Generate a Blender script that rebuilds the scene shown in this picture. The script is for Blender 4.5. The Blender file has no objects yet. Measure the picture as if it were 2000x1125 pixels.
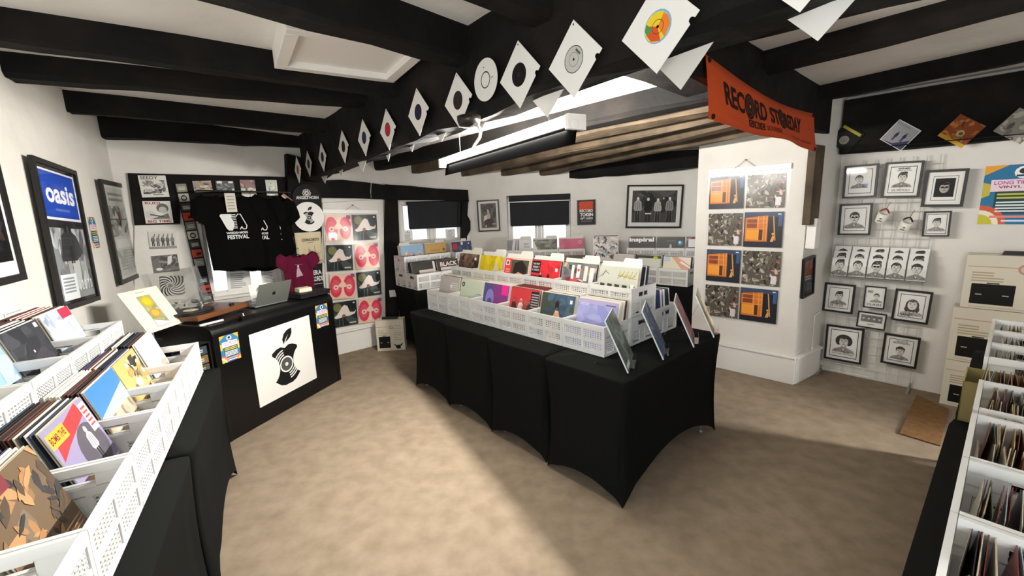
import bpy, math, random
from mathutils import Vector, Matrix
S_ = bpy.context.scene
COL = S_.collection
R = math.radians

# ------------------------------------------------------------------ camera, world, exposure
FPX, PITCH, ROLL, CH = 840.1, 0.18247, -0.035377, 1.674
cp, sp = math.cos(PITCH), math.sin(PITCH)
FW = Vector((0, cp, -sp)); r0 = Vector((1, 0, 0)); u0 = Vector((0, sp, cp))
RT = math.cos(ROLL) * r0 + math.sin(ROLL) * u0
UP = -math.sin(ROLL) * r0 + math.cos(ROLL) * u0
CAM = Vector((0, 0, CH))
cd = bpy.data.cameras.new('camera'); cam = bpy.data.objects.new('camera', cd); COL.objects.link(cam)
cd.sensor_width = 36; cd.lens = FPX / 2000 * 36; cd.clip_start = 0.02
m3 = Matrix((RT, UP, -FW)).transposed()
cam.matrix_world = Matrix.Translation(CAM) @ m3.to_4x4()
S_.camera = cam
S_.view_settings.view_transform = 'Standard'; S_.view_settings.look = 'None'
S_.view_settings.gamma = 1.0; S_.view_settings.exposure = 0.42; S_.view_settings.use_curve_mapping = False
w = bpy.data.worlds.new('sky'); S_.world = w; w.use_nodes = True
w.node_tree.nodes['Background'].inputs[0].default_value = (0.93, 0.97, 1.0, 1)
w.node_tree.nodes['Background'].inputs[1].default_value = 1.0

def area_light(name, loc, aim, sx, sy, power, color=(1, 1, 1), spread=180):
    l = bpy.data.lights.new(name, 'AREA'); l.shape = 'RECTANGLE'; l.size = sx; l.size_y = sy
    l.energy = power; l.color = color; l.spread = R(spread)
    o = bpy.data.objects.new(name, l); COL.objects.link(o); o.location = loc
    return o
# LED batten under the far joists: an emitting strip that faces the left half of the room
TUBE_A, TUBE_B = Vector((-.47, 3.40, 2.02)), Vector((.305, 1.95, 2.02))
def aim_strip(o, a, b, n):
    x = (b - a).normalized(); z = -Vector(n).normalized(); z = (z - x * z.dot(x)).normalized(); y = z.cross(x)
    o.matrix_world = Matrix.Translation((a + b) / 2) @ Matrix((x, y, z)).transposed().to_4x4()
lt = area_light('batten_light', (0, 0, 0), None, 1.5, .006, 88, (1, .965, .9))
TX = (TUBE_B - TUBE_A).normalized(); TY = Vector((-TX.y, TX.x, 0))      # along the batten, and to its right
aim_strip(lt, TUBE_A + TX * .06 - TY * .0055 - Vector((0, 0, .008)), TUBE_B - TX * .06 - TY * .0055 - Vector((0, 0, .008)), -TY * .75 + Vector((0, 0, -.66)))
lt4 = area_light('batten_uplight', (0, 0, 0), None, 1.5, .03, 72, (1, .965, .9))       # the open upper side of the same batten
aim_strip(lt4, TUBE_A + TX * .06 + TY * .075 + Vector((0, 0, .02)), TUBE_B - TX * .06 + TY * .075 + Vector((0, 0, .02)), TY * .72 + Vector((0, 0, .7)))
# daylight from a doorway behind the end of the right-hand tables
lt2 = area_light('doorway_light', (4.35, 1.62, .75), None, .2, .9, 14, (1, .97, .92), 44)
lt2.rotation_euler = (R(83), 0, R(61))
# added fill behind the camera, tilted up to brighten the left ceiling
lt5 = area_light('rear_fill_light', (-.7, -1.5, 1.35), None, 1.3, 1.0, 46, (.95, .98, 1))
lt5.rotation_euler = (R(118), 0, R(-6))
# added fill with no fixture of its own, brightens the right ceiling
lt3 = area_light('right_ceiling_fill', (0, 0, 0), None, 1.4, .06, 11, (1, .97, .92), 180)
aim_strip(lt3, Vector((1.3, 1.1, 2.3)), Vector((2.05, .05, 2.3)), (.3, .5, .8))

# ------------------------------------------------------------------ picture point -> place in the room
def dray(u, v): return RT * ((u - 1000) / FPX) - UP * ((v - 562.5) / FPX) + FW
def rz(u, v, z):
    d = dray(u, v); return CAM + d * ((z - CH) / d.z)
class Plane:                      # a vertical wall plane through o, running along az (left to right as seen from the room)
    def __init__(s, o, az):
        s.o = Vector((o[0], o[1], 0)); s.az = az; s.rz = R(az)
        s.d = Vector((math.cos(s.rz), math.sin(s.rz), 0)); s.n = Vector((s.d.y, -s.d.x, 0))
    def hit(s, u, v, off=0.0):
        o = s.o + s.n * off; d = dray(u, v)
        return CAM + d * ((o - CAM).dot(s.n) / d.dot(s.n))
    def sz(s, u, v, off=0.0):
        p = s.hit(u, v, off); return (p - s.o).dot(s.d), p.z
    def at(s, a, z, off=0.0):
        p = s.o + s.d * a + s.n * off; return Vector((p.x, p.y, z))
    def quad(s, tl, tr, br, bl, off=0.0):
        q = [s.sz(*p, off) for p in (tl, tr, br, bl)]
        cx = sum(p[0] for p in q) / 4; cz = sum(p[1] for p in q) / 4
        w = ((q[1][0] - q[0][0]) + (q[2][0] - q[3][0])) / 2
        h = ((q[0][1] - q[3][1]) + (q[1][1] - q[2][1])) / 2
        t = math.atan2((q[1][1] - q[0][1]) + (q[2][1] - q[3][1]), (q[1][0] - q[0][0]) + (q[2][0] - q[3][0]))
        return s.at(cx, cz, off), w, h, t
    def isec(s, q):
        den = s.d.x * q.d.y - s.d.y * q.d.x; e = q.o - s.o
        return s.o + s.d * ((e.x * q.d.y - e.y * q.d.x) / den)

# ------------------------------------------------------------------ colours and materials
def lin(c):
    if isinstance(c, str):
        c = c.lstrip('#'); c = c if len(c) == 6 else ''.join(x * 2 for x in c); c = tuple(int(c[i:i + 2], 16) / 255 for i in (0, 2, 4))
    return tuple(x / 12.92 if x <= .04045 else ((x + .055) / 1.055) ** 2.4 for x in c[:3])
MATS = {}
def mat(name, color='#ffffff', rough=.6, metal=0, noise=None, bump=None, sheen=0, coat=0, spec=.5, emit=None, trans=0, attr=False, ior=1.45, alpha=1):
    if name in MATS: return MATS[name]
    m = bpy.data.materials.new(name); m.use_nodes = True; nt = m.node_tree; b = nt.nodes['Principled BSDF']
    c = lin(color)
    b.inputs['Base Color'].default_value = (*c, 1); b.inputs['Roughness'].default_value = rough
    b.inputs['Metallic'].default_value = metal; b.inputs['Sheen Weight'].default_value = sheen
    b.inputs['Coat Weight'].default_value = coat; b.inputs['Specular IOR Level'].default_value = spec
    b.inputs['IOR'].default_value = ior
    if trans: b.inputs['Transmission Weight'].default_value = trans
    if emit:
        b.inputs['Emission Color'].default_value = (*lin(emit[0]), 1); b.inputs['Emission Strength'].default_value = emit[1]
    tc = nt.nodes.new('ShaderNodeTexCoord')
    if attr:
        a = nt.nodes.new('ShaderNodeAttribute'); a.attribute_name = 'Col'
        nt.links.new(a.outputs['Color'], b.inputs['Base Color'])
    if noise:                       # (second colour, scale, stretch xyz, contrast low, high)
        c2, sc, st, lo, hi = noise
        mp = nt.nodes.new('ShaderNodeMapping'); mp.inputs['Scale'].default_value = st
        n = nt.nodes.new('ShaderNodeTexNoise'); n.inputs['Scale'].default_value = sc; n.inputs['Detail'].default_value = 6
        cr = nt.nodes.new('ShaderNodeValToRGB')
        cr.color_ramp.elements[0].position = lo; cr.color_ramp.elements[0].color = (*c, 1)
        cr.color_ramp.elements[1].position = hi; cr.color_ramp.elements[1].color = (*lin(c2), 1)
        nt.links.new(tc.outputs['Object'], mp.inputs[0]); nt.links.new(mp.outputs[0], n.inputs[0])
        nt.links.new(n.outputs[0], cr.inputs[0]); nt.links.new(cr.outputs[0], b.inputs['Base Color'])
    if bump:                        # (scale, strength, distance, stretch)
        mp = nt.nodes.new('ShaderNodeMapping'); mp.inputs['Scale'].default_value = bump[3] if len(bump) > 3 else (1, 1, 1)
        n = nt.nodes.new('ShaderNodeTexNoise'); n.inputs['Scale'].default_value = bump[0]; n.inputs['Detail'].default_value = 4
        bp = nt.nodes.new('ShaderNodeBump'); bp.inputs['Strength'].default_value = bump[1]; bp.inputs['Distance'].default_value = bump[2]
        nt.links.new(tc.outputs['Object'], mp.inputs[0]); nt.links.new(mp.outputs[0], n.inputs[0])
        nt.links.new(n.outputs[0], bp.inputs['Height']); nt.links.new(bp.outputs[0], b.inputs['Normal'])
    MATS[name] = m; return m
def clear(name, tint=(1, 1, 1), gloss=.6, rough=.05):
    if name in MATS: return MATS[name]
    m = bpy.data.materials.new(name); m.use_nodes = True; nt = m.node_tree
    nt.nodes.remove(nt.nodes['Principled BSDF'])
    t = nt.nodes.new('ShaderNodeBsdfTransparent'); t.inputs[0].default_value = (*tint, 1)
    g = nt.nodes.new('ShaderNodeBsdfGlossy'); g.inputs['Roughness'].default_value = rough
    f = nt.nodes.new('ShaderNodeFresnel'); f.inputs[0].default_value = 1.45
    mu = nt.nodes.new('ShaderNodeMath'); mu.operation = 'MULTIPLY'; mu.inputs[1].default_value = gloss
    mx = nt.nodes.new('ShaderNodeMixShader')
    nt.links.new(f.outputs[0], mu.inputs[0]); nt.links.new(mu.outputs[0], mx.inputs[0])
    nt.links.new(t.outputs[0], mx.inputs[1]); nt.links.new(g.outputs[0], mx.inputs[2])
    nt.links.new(mx.outputs[0], nt.nodes['Material Output'].inputs[0])
    MATS[name] = m; return m
PRINT = mat('printed_card', rough=.6, attr=True, spec=.2)
GLOSSY = mat('glossy_print', rough=.35, attr=True, coat=.08, spec=.3)
PLASTER = mat('white_plaster', '#e3dfd8', .85, noise=('#d6d2ca', 2.5, (1, 1, 1), .35, .75), bump=(7, .25, .03))
CEILM = mat('ceiling_plaster', '#e9e7e2', .9, noise=('#dddbd5', 2, (1, 1, 1), .35, .75), bump=(5, .3, .03))
WHITE = mat('white_paint', '#ebe8e2', .5)
OAK = mat('blackened_oak', '#0c0a09', .8, spec=.25, noise=('#211b16', 3, (1, 1, 1), .45, .8), bump=(6, .6, .03))
OAKB = mat('lit_brown_oak', '#63533f', .75, noise=('#2e251c', 4, (1, 1, 1), .35, .75), bump=(8, .6, .03))  # oak lightened to carry the batten's glow on the far joists
CARPET = mat('beige_carpet', '#938472', .95, noise=('#7d6e5c', 9, (1, 1, 1), .3, .75), bump=(420, .5, .006), spec=.1)
BLACKF = mat('black_spandex', '#131413', .8, bump=(600, .2, .002), spec=.07)
CRATE = mat('white_plastic', '#dfdfdc', .4)
BLACKW = mat('black_laminate', '#0b0b0b', .33, spec=.45)
BLACKM = mat('black_frame_wood', '#14110f', .4)
METAL = mat('grey_metal', '#a9acab', .3, metal=.9)
GREYM = mat('grey_green_metal', '#8d9a98', .45, metal=.4)
GLASS = clear('picture_glass', gloss=.55)
FILM = clear('clear_film', gloss=.5, rough=.2)
ACRYL = clear('clear_acrylic', (.97, .975, .97), .5, .04)
BLIND = mat('blind_fabric', '#1f2124', .85)
WOOD = mat('walnut_plinth', '#7a4a2a', .4, noise=('#5d371f', 3, (1, 14, 14), .3, .7))
CARD = mat('brown_card', '#8f8357', .85)
DIVID = mat('divider_card', '#d9d6cf', .6)

# ------------------------------------------------------------------ mesh builder
class B:
    def __init__(s): s.v = []; s.f = []; s.c = []; s.m = []
    def face(s, pts, col=None, m=0):
        n = len(s.v); s.v += [tuple(p) for p in pts]; s.f.append(tuple(range(n, n + len(pts)))); s.c.append(lin(col) if col else (1, 1, 1)); s.m.append(m)
    def mesh(s, vs, fs, col=None, m=0):
        n = len(s.v); s.v += [tuple(p) for p in vs]; c = lin(col) if col else (1, 1, 1)
        for f in fs: s.f.append(tuple(i + n for i in f)); s.c.append(c); s.m.append(m)
        return s
    def box(s, x0, y0, z0, x1, y1, z1, col=None, m=0):
        p = [(x0, y0, z0), (x1, y0, z0), (x1, y1, z0), (x0, y1, z0), (x0, y0, z1), (x1, y0, z1), (x1, y1, z1), (x0, y1, z1)]
        return s.mesh(p, [(3, 2, 1, 0), (4, 5, 6, 7), (0, 1, 5, 4), (1, 2, 6, 5), (2, 3, 7, 6), (3, 0, 4, 7)], col, m)
    def hexa(s, lo, hi, col=None, m=0):      # two quads, four corners each
        return s.mesh(list(lo) + list(hi), [(3, 2, 1, 0), (4, 5, 6, 7), (0, 1, 5, 4), (1, 2, 6, 5), (2, 3, 7, 6), (3, 0, 4, 7)], col, m)
    def tube(s, path, r, n=8, col=None, m=0, caps=True):
        path = [Vector(p) for p in path]; rings = []
        for i, p in enumerate(path):
            t = (path[min(i + 1, len(path) - 1)] - path[max(i - 1, 0)]).normalized()
            a = t.cross(Vector((0, 0, 1)));
            if a.length < .05: a = t.cross(Vector((1, 0, 0)))
            a.normalize(); b = t.cross(a)
            rr = r[i] if isinstance(r, (list, tuple)) else r
            rings.append([p + (a * math.cos(k * 2 * math.pi / n) + b * math.sin(k * 2 * math.pi / n)) * rr for k in range(n)])
        vs = [q for g in rings for q in g]; fs = []
        for i in range(len(rings) - 1):
            for k in range(n): fs.append((i * n + k, i * n + (k + 1) % n, (i + 1) * n + (k + 1) % n, (i + 1) * n + k))
        if caps: fs += [tuple(range(n))[::-1], tuple((len(rings) - 1) * n + k for k in range(n))]
        return s.mesh(vs, fs, col, m)
    def lathe(s, prof, n=24, c=(0, 0, 0), col=None, m=0, axis='z'):
        vs = []; fs = []
        for r, z in prof:
            for k in range(n):
                a = k * 2 * math.pi / n; x, y = r * math.cos(a), r * math.sin(a)
                vs.append((c[0] + x, c[1] + y, c[2] + z) if axis == 'z' else ((c[0] + x, c[1] + z, c[2] + y) if axis == 'y' else (c[0] + z, c[1] + x, c[2] + y)))
        for i in range(len(prof) - 1):
            for k in range(n): fs.append((i * n + k, i * n + (k + 1) % n, (i + 1) * n + (k + 1) % n, (i + 1) * n + k))
        fs += [tuple(range(n))[::-1], tuple((len(prof) - 1) * n + k for k in range(n))]
        return s.mesh(vs, fs, col, m)
    def prism(s, pts, y0, y1, col=None, m=0):     # outline in x,z extruded along y
        n = len(pts); vs = [(x, y0, z) for x, z in pts] + [(x, y1, z) for x, z in pts]
        fs = [tuple(range(n)), tuple(range(n, 2 * n))[::-1]] + [(i, n + i, n + (i + 1) % n, (i + 1) % n) for i in range(n)]
        return s.mesh(vs, fs, col, m)
    def make(s, name):
        me = bpy.data.meshes.new(name); me.from_pydata(s.v, [], s.f)
        ca = me.color_attributes.new('Col', 'FLOAT_COLOR', 'CORNER')
        arr = []
        for f, c in zip(s.f, s.c): arr += [*c, 1.0] * len(f)
        ca.data.foreach_set('color', arr)
        me.polygons.foreach_set('material_index', s.m)
        return me
    def build(s, name, mats, parent=None, loc=(0, 0, 0), rot=(0, 0, 0), smooth=False, bevel=0, seg=2):
        me = s.make(name)
        for m in (mats if isinstance(mats, (list, tuple)) else [mats]): me.materials.append(m)
        if smooth: me.polygons.foreach_set('use_smooth', [True] * len(me.polygons))
        return put(me, name, parent, loc, rot, bevel, seg)
def put(me, name, parent=None, loc=(0, 0, 0), rot=(0, 0, 0), bevel=0, seg=2):
    o = bpy.data.objects.new(name, me); COL.objects.link(o); o.location = loc; o.rotation_euler = rot
    if parent: o.parent = parent
    if bevel:
        b = o.modifiers.new('bevel', 'BEVEL'); b.width = bevel; b.segments = seg; b.limit_method = 'ANGLE'; b.angle_limit = R(50)
    return o
def tag(o, label, cat, group=None):
    o['label'] = label; o['category'] = cat
    if group: o['group'] = group
    return o
def thing(name, label, cat, loc=(0, 0, 0), rot=(0, 0, 0), group=None):
    o = bpy.data.objects.new(name, None); COL.objects.link(o); o.location = loc; o.empty_display_size = .05
    o.rotation_euler = rot if isinstance(rot, (list, tuple)) else (0, 0, rot)
    return tag(o, label, cat, group)
def struct(b, name, mats, bevel=0, **k):
    o = b.build(name, mats, bevel=bevel, **k); o['kind'] = 'structure'; return o
def dup(o, loc, rot=None, label=None, group=None):
    c = o.copy(); COL.objects.link(c); c.location = loc
    if rot is not None: c.rotation_euler = rot if isinstance(rot, (list, tuple)) else (0, 0, rot)
    if label: c['label'] = label
    if group: c['group'] = group
    for ch in list(o.children):
        d = ch.copy(); COL.objects.link(d); d.parent = c
        for g in list(ch.children):
            e = g.copy(); COL.objects.link(e); e.parent = d
    return c

# ------------------------------------------------------------------ flat artwork: coloured shapes printed on a panel
GL = {}
def glyphs(t, bold=0.0):
    k = (t, bold)
    if k not in GL:
        cu = bpy.data.curves.new('t', 'FONT'); cu.body = t; cu.size = 1; cu.offset = bold; cu.resolution_u = 3
        o = bpy.data.objects.new('t', cu); COL.objects.link(o)
        dg = bpy.context.evaluated_depsgraph_get(); me = bpy.data.meshes.new_from_object(o.evaluated_get(dg))
        vs = [(v.co.x, v.co.y) for v in me.vertices]; fs = [tuple(p.vertices) for p in me.polygons]
        bpy.data.objects.remove(o); bpy.data.curves.remove(cu); bpy.data.meshes.remove(me)
        x0 = min(v[0] for v in vs); x1 = max(v[0] for v in vs); y0 = min(v[1] for v in vs); y1 = max(v[1] for v in vs)
        GL[k] = ([((x - x0) / (x1 - x0), (y - y0) / (y1 - y0)) for x, y in vs], fs)
    return GL[k]
class Art:
    """shapes in 0..1 panel coordinates (x right, y up), put on the front (-Y side) of a w x h panel centred at the origin"""
    def __init__(s, b, w, h, y=0.0, eps=.00004, cx=0, cz=0):
        s.b, s.w, s.h, s.y, s.e, s.k, s.cx, s.cz = b, w, h, y, eps, 1, cx, cz
    def P(s, x, y, k): return (s.cx + (x - .5) * s.w, s.y - s.e * k, s.cz + (y - .5) * s.h)
    def poly(s, pts, c):
        s.k += 1; q = [s.P(min(1, max(0, x)), min(1, max(0, y)), s.k) for x, y in pts]
        a = sum(q[i - 1][0] * q[i][2] - q[i][0] * q[i - 1][2] for i in range(len(q)))
        s.b.face(q if a > 0 else q[::-1], c); return s
    def rect(s, x0, y0, x1, y1, c): return s.poly([(x0, y0), (x1, y0), (x1, y1), (x0, y1)], c)
    def circ(s, x, y, r, c, ry=None, n=20, a=0):
        ry = ry if ry else r * s.w / s.h
        ca, sa = math.cos(a), math.sin(a)
        return s.poly([(x + r * math.cos(t) * ca - r * math.sin(t) * sa, y + ry * (math.cos(t) * sa + math.sin(t) * ca)) for t in [i * 2 * math.pi / n for i in range(n)]], c)
    def ring(s, x, y, r, r2, c, n=24, a0=0, a1=360):
        q = s.w / s.h; s.k += 1
        for i in range(n):
            t0 = R(a0 + (a1 - a0) * i / n); t1 = R(a0 + (a1 - a0) * (i + 1) / n)
            s.b.face([s.P(min(1, max(0, x + rr * math.cos(t))), min(1, max(0, y + rr * q * math.sin(t))), s.k) for rr, t in ((r2, t0), (r, t0), (r, t1), (r2, t1))][::1], c)
        return s
    def line(s, x0, y0, x1, y1, t, c):
        dx, dy = (x1 - x0) * s.w, (y1 - y0) * s.h; l = math.hypot(dx, dy) or 1; nx, ny = -dy / l * t * s.w / 2 / s.w, dx / l * t * s.w / 2 / s.h
        return s.poly([(x0 - nx, y0 - ny), (x1 - nx, y1 - ny), (x1 + nx, y1 + ny), (x0 + nx, y0 + ny)], c)
    def txt(s, t, x0, y0, x1, y1, c, bold=.0, fn=None):
        vs, fs = glyphs(t, bold); s.k += 1
        f = fn or (lambda x, y: (x0 + (x1 - x0) * x, y0 + (y1 - y0) * y))
        s.b.mesh([s.P(*f(x, y), s.k) for x, y in vs], fs, c); return s
    def bars(s, x0, y0, x1, y1, n, c, rnd=None, fill=.5):      # unreadable small print as lines
        hh = (y1 - y0) / n
        for i in range(n):
            e = x1 - (rnd.random() * .35 * (x1 - x0) if rnd else 0)
            s.rect(x0, y1 - (i + .5 + fill / 2) * hh, e, y1 - (i + .5 - fill / 2) * hh, c)
        return s
    def noise(s, n, pal, seed, x0=0, y0=0, x1=1, y1=1, sz=.12, flat=1):
        g = random.Random(seed)
        for i in range(n):
            x = g.uniform(x0, x1); y = g.uniform(y0, y1); a = g.uniform(0, 3.14); l = sz * g.uniform(.4, 1.2); t = l * g.uniform(.2, .6)
            pts = []
            for k in range(6):
                an = k * 1.047 + g.uniform(-.3, .3); px, py = l * math.cos(an), t * math.sin(an)
                pts.append((min(x1, max(x0, x + px * math.cos(a) - py * math.sin(a))), min(y1, max(y0, y + (px * math.sin(a) + py * math.cos(a)) * flat))))
            s.poly(pts, g.choice(pal))
        return s
    def portrait(s, cx, cy, r, hair='short', dark='#2a2a2a', mid='#8b8987', light='#d8d6d2', seed=1, specs=False, body=True, look=0):
        q = s.w / s.h; g = random.Random(seed)
        E = lambda x, y, a, b, c, n=16: s.circ(cx + x * r, cy + y * r * q, a * r, c, b * r * q, n)
        if body:
            s.poly([(cx + x * r, cy + y * r * q) for x, y in ((-1.9, -2.3), (-1.6, -1.7), (-.5, -1.2), (.5, -1.2), (1.6, -1.7), (1.9, -2.3))], mid)
            s.poly([(cx + x * r, cy + y * r * q) for x, y in ((-.45, -1.2), (0, -2.0), (.45, -1.2))], light)
            s.poly([(cx + x * r, cy + y * r * q) for x, y in ((-.4, -1.35), (-.4, -.5), (.4, -.5), (.4, -1.35), (0, -1.6))], mid)
        if hair == 'long':
            E(0, -.15, 1.05, 1.35, dark); E(-.8, -.9, .35, .6, dark); E(.8, -.9, .35, .6, dark)
        if hair == 'locks':
            for i in range(15):
                a = R(-35 + 250 * i / 14); E(1.05 * math.cos(a), .15 + 1.0 * math.sin(a), .38, .38, dark, 8)
        if hair in ('short', 'quiff', 'cap'): E(0, .25, .88, 1.0, dark)
        if hair == 'quiff': E(.1, .95, .75, .4, dark); E(.45, 1.05, .4, .35, dark)
        E(0, -.1, .74, .98, light); E(.3 + look, -.2, .42, .8, mid); E(.1 + look, -.12, .5, .82, light)
        s.poly([(cx + x * r, cy + y * r * q) for x, y in ((-.76, .28), (-.6, .62), (0, .5), (.62, .66), (.76, .28), (.6, 1.0), (0, 1.2), (-.6, 1.0))], dark)
        for x in (-.3, .3):
            xx = x + look
            if specs: E(xx, .08, .27, .2, '#0c0c0c')
            else:
                E(xx, .08, .14, .07, dark, 8); s.line(cx + (xx - .2) * r, cy + .27 * r * q, cx + (xx + .2) * r, cy + .29 * r * q, .09 * r, dark)
        if specs: s.line(cx + (-.7) * r, cy + .12 * r * q, cx + .7 * r, cy + .12 * r * q, .08 * r, '#0c0c0c')
        s.poly([(cx + (x + look) * r, cy + y * r * q) for x, y in ((-.05, .05), (-.14, -.3), (.14, -.33), (.06, .05))], mid)
        s.line(cx + (look - .25) * r, cy - .58 * r * q, cx + (look + .25) * r, cy - .57 * r * q, .1 * r, dark)
        for i in range(14):
            x, y, l = g.uniform(-.7, .7), g.uniform(.5, 1.05), g.uniform(.1, .3); s.line(cx + x * r, cy + y * r * q, cx + (x + l) * r, cy + (y + g.uniform(-.25, .1)) * r * q, .04 * r, mid)
        if body:
            for i in range(22):
                x, y, l = g.uniform(-1.5, 1.3), g.uniform(-2.25, -1.6), g.uniform(.1, .4); s.line(cx + x * r, cy + y * r * q, cx + (x + l) * r, cy + (y - g.uniform(0, .35)) * r * q, .05 * r, dark)
            s.line(cx - .42 * r, cy - 1.25 * r * q, cx - .05 * r, cy - 2.1 * r * q, .08 * r, dark); s.line(cx + .42 * r, cy - 1.25 * r * q, cx + .05 * r, cy - 2.1 * r * q, .08 * r, dark)
        if hair == 'cap': s.rect(cx - .9 * r, cy + .5 * r * q, cx + .9 * r, cy + .8 * r * q, dark)
        return s
    def figure(s, x, y, h, c='#2b2b2b', skin='#cfc6bd', seed=0, hair=None):   # a small standing figure, feet at y
        q = s.w / s.h; u = h * .12 / q
        s.poly([(x - u * .9, y), (x - u * .75, y + h * .48), (x + u * .75, y + h * .48), (x + u * .9, y), (x + u * .3, y), (x, y + h * .4), (x - u * .3, y)], c)
        s.poly([(x - u * .8, y + h * .42), (x - u * 1.35, y + h * .5), (x - u * 1.1, y + h * .78), (x - u * .4, y + h * .85), (x + u * .4, y + h * .85), (x + u * 1.1, y + h * .78), (x + u * 1.35, y + h * .5), (x + u * .8, y + h * .42)], c)
        s.line(x - u * .75, y + h * .5, x - u * .55, y + h * .76, u * .1, '#1c1b1a'); s.line(x + u * .75, y + h * .5, x + u * .55, y + h * .76, u * .1, '#1c1b1a'); s.line(x, y + h * .46, x, y + h * .8, u * .12, '#2a2928'); s.poly([(x - u * .85, y), (x - u * .7, y + h * .44), (x - u * .05, y + h * .44), (x - u * .2, y)], '#2f2e2d'); s.poly([(x + u * .85, y), (x + u * .7, y + h * .44), (x + u * .05, y + h * .44), (x + u * .2, y)], '#2f2e2d'); s.circ(x, y + h * .92, u * .55, hair or c, h * .085); s.circ(x, y + h * .905, u * .43, skin, h * .07)
        return s
# ================================================================== THE ROOM
LW = Plane((-2.481, 2.109), 118.5)         # long left wall
WB = Plane((-1.981, 5.219), 42)            # back wall with the shirts and the record rack
c1 = WB.hit(765, 560)
W1 = Plane((c1.x, c1.y), 20)               # wall of the left blind window
c2 = W1.hit(914, 400)
W2 = Plane((c2.x, c2.y), -5)               # wall of the middle window
CF = Plane((2.544, 3.722), -46)            # face of the white pier
RW = Plane((3.044, 4.020), -48)            # right wall with the picture grid
SPc = Vector((-.625, 2.783, 0)); SP = Plane(SPc, -52)   # left face of the spine beam
CBm = Plane((2.554, 3.713), 42)            # crossbeam from the spine to the pier
corner = LW.isec(WB)

def wall(name, p0, p1, z0, z1, holes=(), th=.25, mats=PLASTER):
    p0, p1 = Vector((p0[0], p0[1], 0)), Vector((p1[0], p1[1], 0)); d = (p1 - p0); L = d.length; d /= L
    back = Vector((-d.y, d.x, 0)) * th
    xs = sorted({0, L} | {h[i] for h in holes for i in (0, 1)}); zs = sorted({z0, z1} | {h[i] for h in holes for i in (2, 3)})
    b = B()
    for i in range(len(xs) - 1):
        for j in range(len(zs) - 1):
            mx, mz = (xs[i] + xs[i + 1]) / 2, (zs[j] + zs[j + 1]) / 2
            if any(h[0] < mx < h[1] and h[2] < mz < h[3] for h in holes): continue
            q = [p0 + d * xs[i], p0 + d * xs[i + 1], p0 + d * xs[i + 1] + back, p0 + d * xs[i] + back]
            b.hexa([(p.x, p.y, zs[j]) for p in q], [(p.x, p.y, zs[j + 1]) for p in q])
    return struct(b, name, mats)
bf = B(); bf.box(-6, -2.5, -.1, 7, 8, 0); struct(bf, 'floor', CARPET)
def S2(p, q): return (Vector((q.x, q.y, 0)) - Vector((p[0], p[1], 0))).length
lw0 = corner + LW.d * -5.2
wall('wall_left', lw0, corner, 0, 2.75)
# back wall, with the window behind the shirts
a0 = S2(corner, WB.hit(408, 560)); a1 = S2(corner, WB.hit(552, 560))
wall('wall_back', corner, c1, 0, 2.75, [(a0, a1, .875, 1.66)])
w1q = [W1.hit(*q) for q in ((776.8, 393), (901.6, 392.5), (900, 474), (781, 478))]
wall('wall_blind_side', c1, c2, 0, 2.75, [(S2(c1, w1q[0]) + .01, S2(c1, w1q[1]), 1.25, 1.815)])
s0, _ = W2.sz(991, 440); s1, _ = W2.sz(1115, 440); w2e = W2.at(3.6, 0)
wall('wall_far', c2, w2e, 0, 2.75, [(s0, s1, 1.0, 1.845)])
pierL = CF.hit(1366, 275); pl = (pierL.x, pierL.y)
rb = Vector((3.0, 4.02, 0))
wall('wall_right', RW.at(-.06, 0), RW.at(3.05, 0), 0, 2.75)
pa_, pb_ = Vector((1.475, .293, 0)), Vector((2.028 + .76 * 1.85, .765 + .649 * 1.85, 0))
wall('wall_shading_partition', pb_, pa_, 0, 2.75, th=.12)  # unseen wall, added to keep the right front floor dark
# pier: face, right return, top to the crossbeam
b = B(); fR = CF.o; back = Vector((.669, .743, 0)) * .62
q0 = [Vector((pl[0], pl[1], 0)), fR, rb + Vector((.1, .06, 0)), Vector((pl[0], pl[1], 0)) + back]
b.hexa([(p.x, p.y, 0) for p in q0], [(p.x, p.y, 2.6) for p in q0]); struct(b, 'wall_pier', PLASTER)
# ceiling: three fields at their own heights
def slab(b, pts, z):
    b.hexa([(p[0], p[1], z) for p in pts], [(p[0], p[1], z + .12) for p in pts]) if len(pts) == 4 else b.mesh([(p[0], p[1], z) for p in pts] + [(p[0], p[1], z + .12) for p in pts], [tuple(range(len(pts)))[::-1], tuple(range(len(pts), 2 * len(pts)))])
b = B(); spA = SP.at(-2.9, 0); spB = SP.at(4.6, 0)
lp_ = [(spA - SP.n * .1, 2.51), (corner + Vector((-.2, .1, 0)), 2.60), (lw0 + Vector((-.2, -.1, 0)), 2.60), (spB - SP.n * .1, 2.51)]; b.hexa([(p.x, p.y, z) for p, z in lp_], [(p.x, p.y, z + .12) for p, z in lp_]); struct(b, 'ceiling', CEILM)
jx = SP.isec(CBm)
spC = spA - SP.n * .1; jx = jx - SP.n * .1; spD = spB - SP.n * .1
b = B(); slab(b, [jx, CBm.at(.7, 0), w2e + Vector((0, .3, 0)), c2 + Vector((-.1, .2, 0)), c1 + Vector((-.2, .1, 0)), spC], 2.33); struct(b, 'ceiling', CEILM)
b = B(); slab(b, [spD, RW.at(3.3, 0, -.2) + Vector((.5, -1.6, 0)), RW.at(3.3, 0, -.2), rb + Vector((.2, .2, 0)), CBm.at(.7, 0), jx], 2.535); struct(b, 'ceiling', CEILM)

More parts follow.
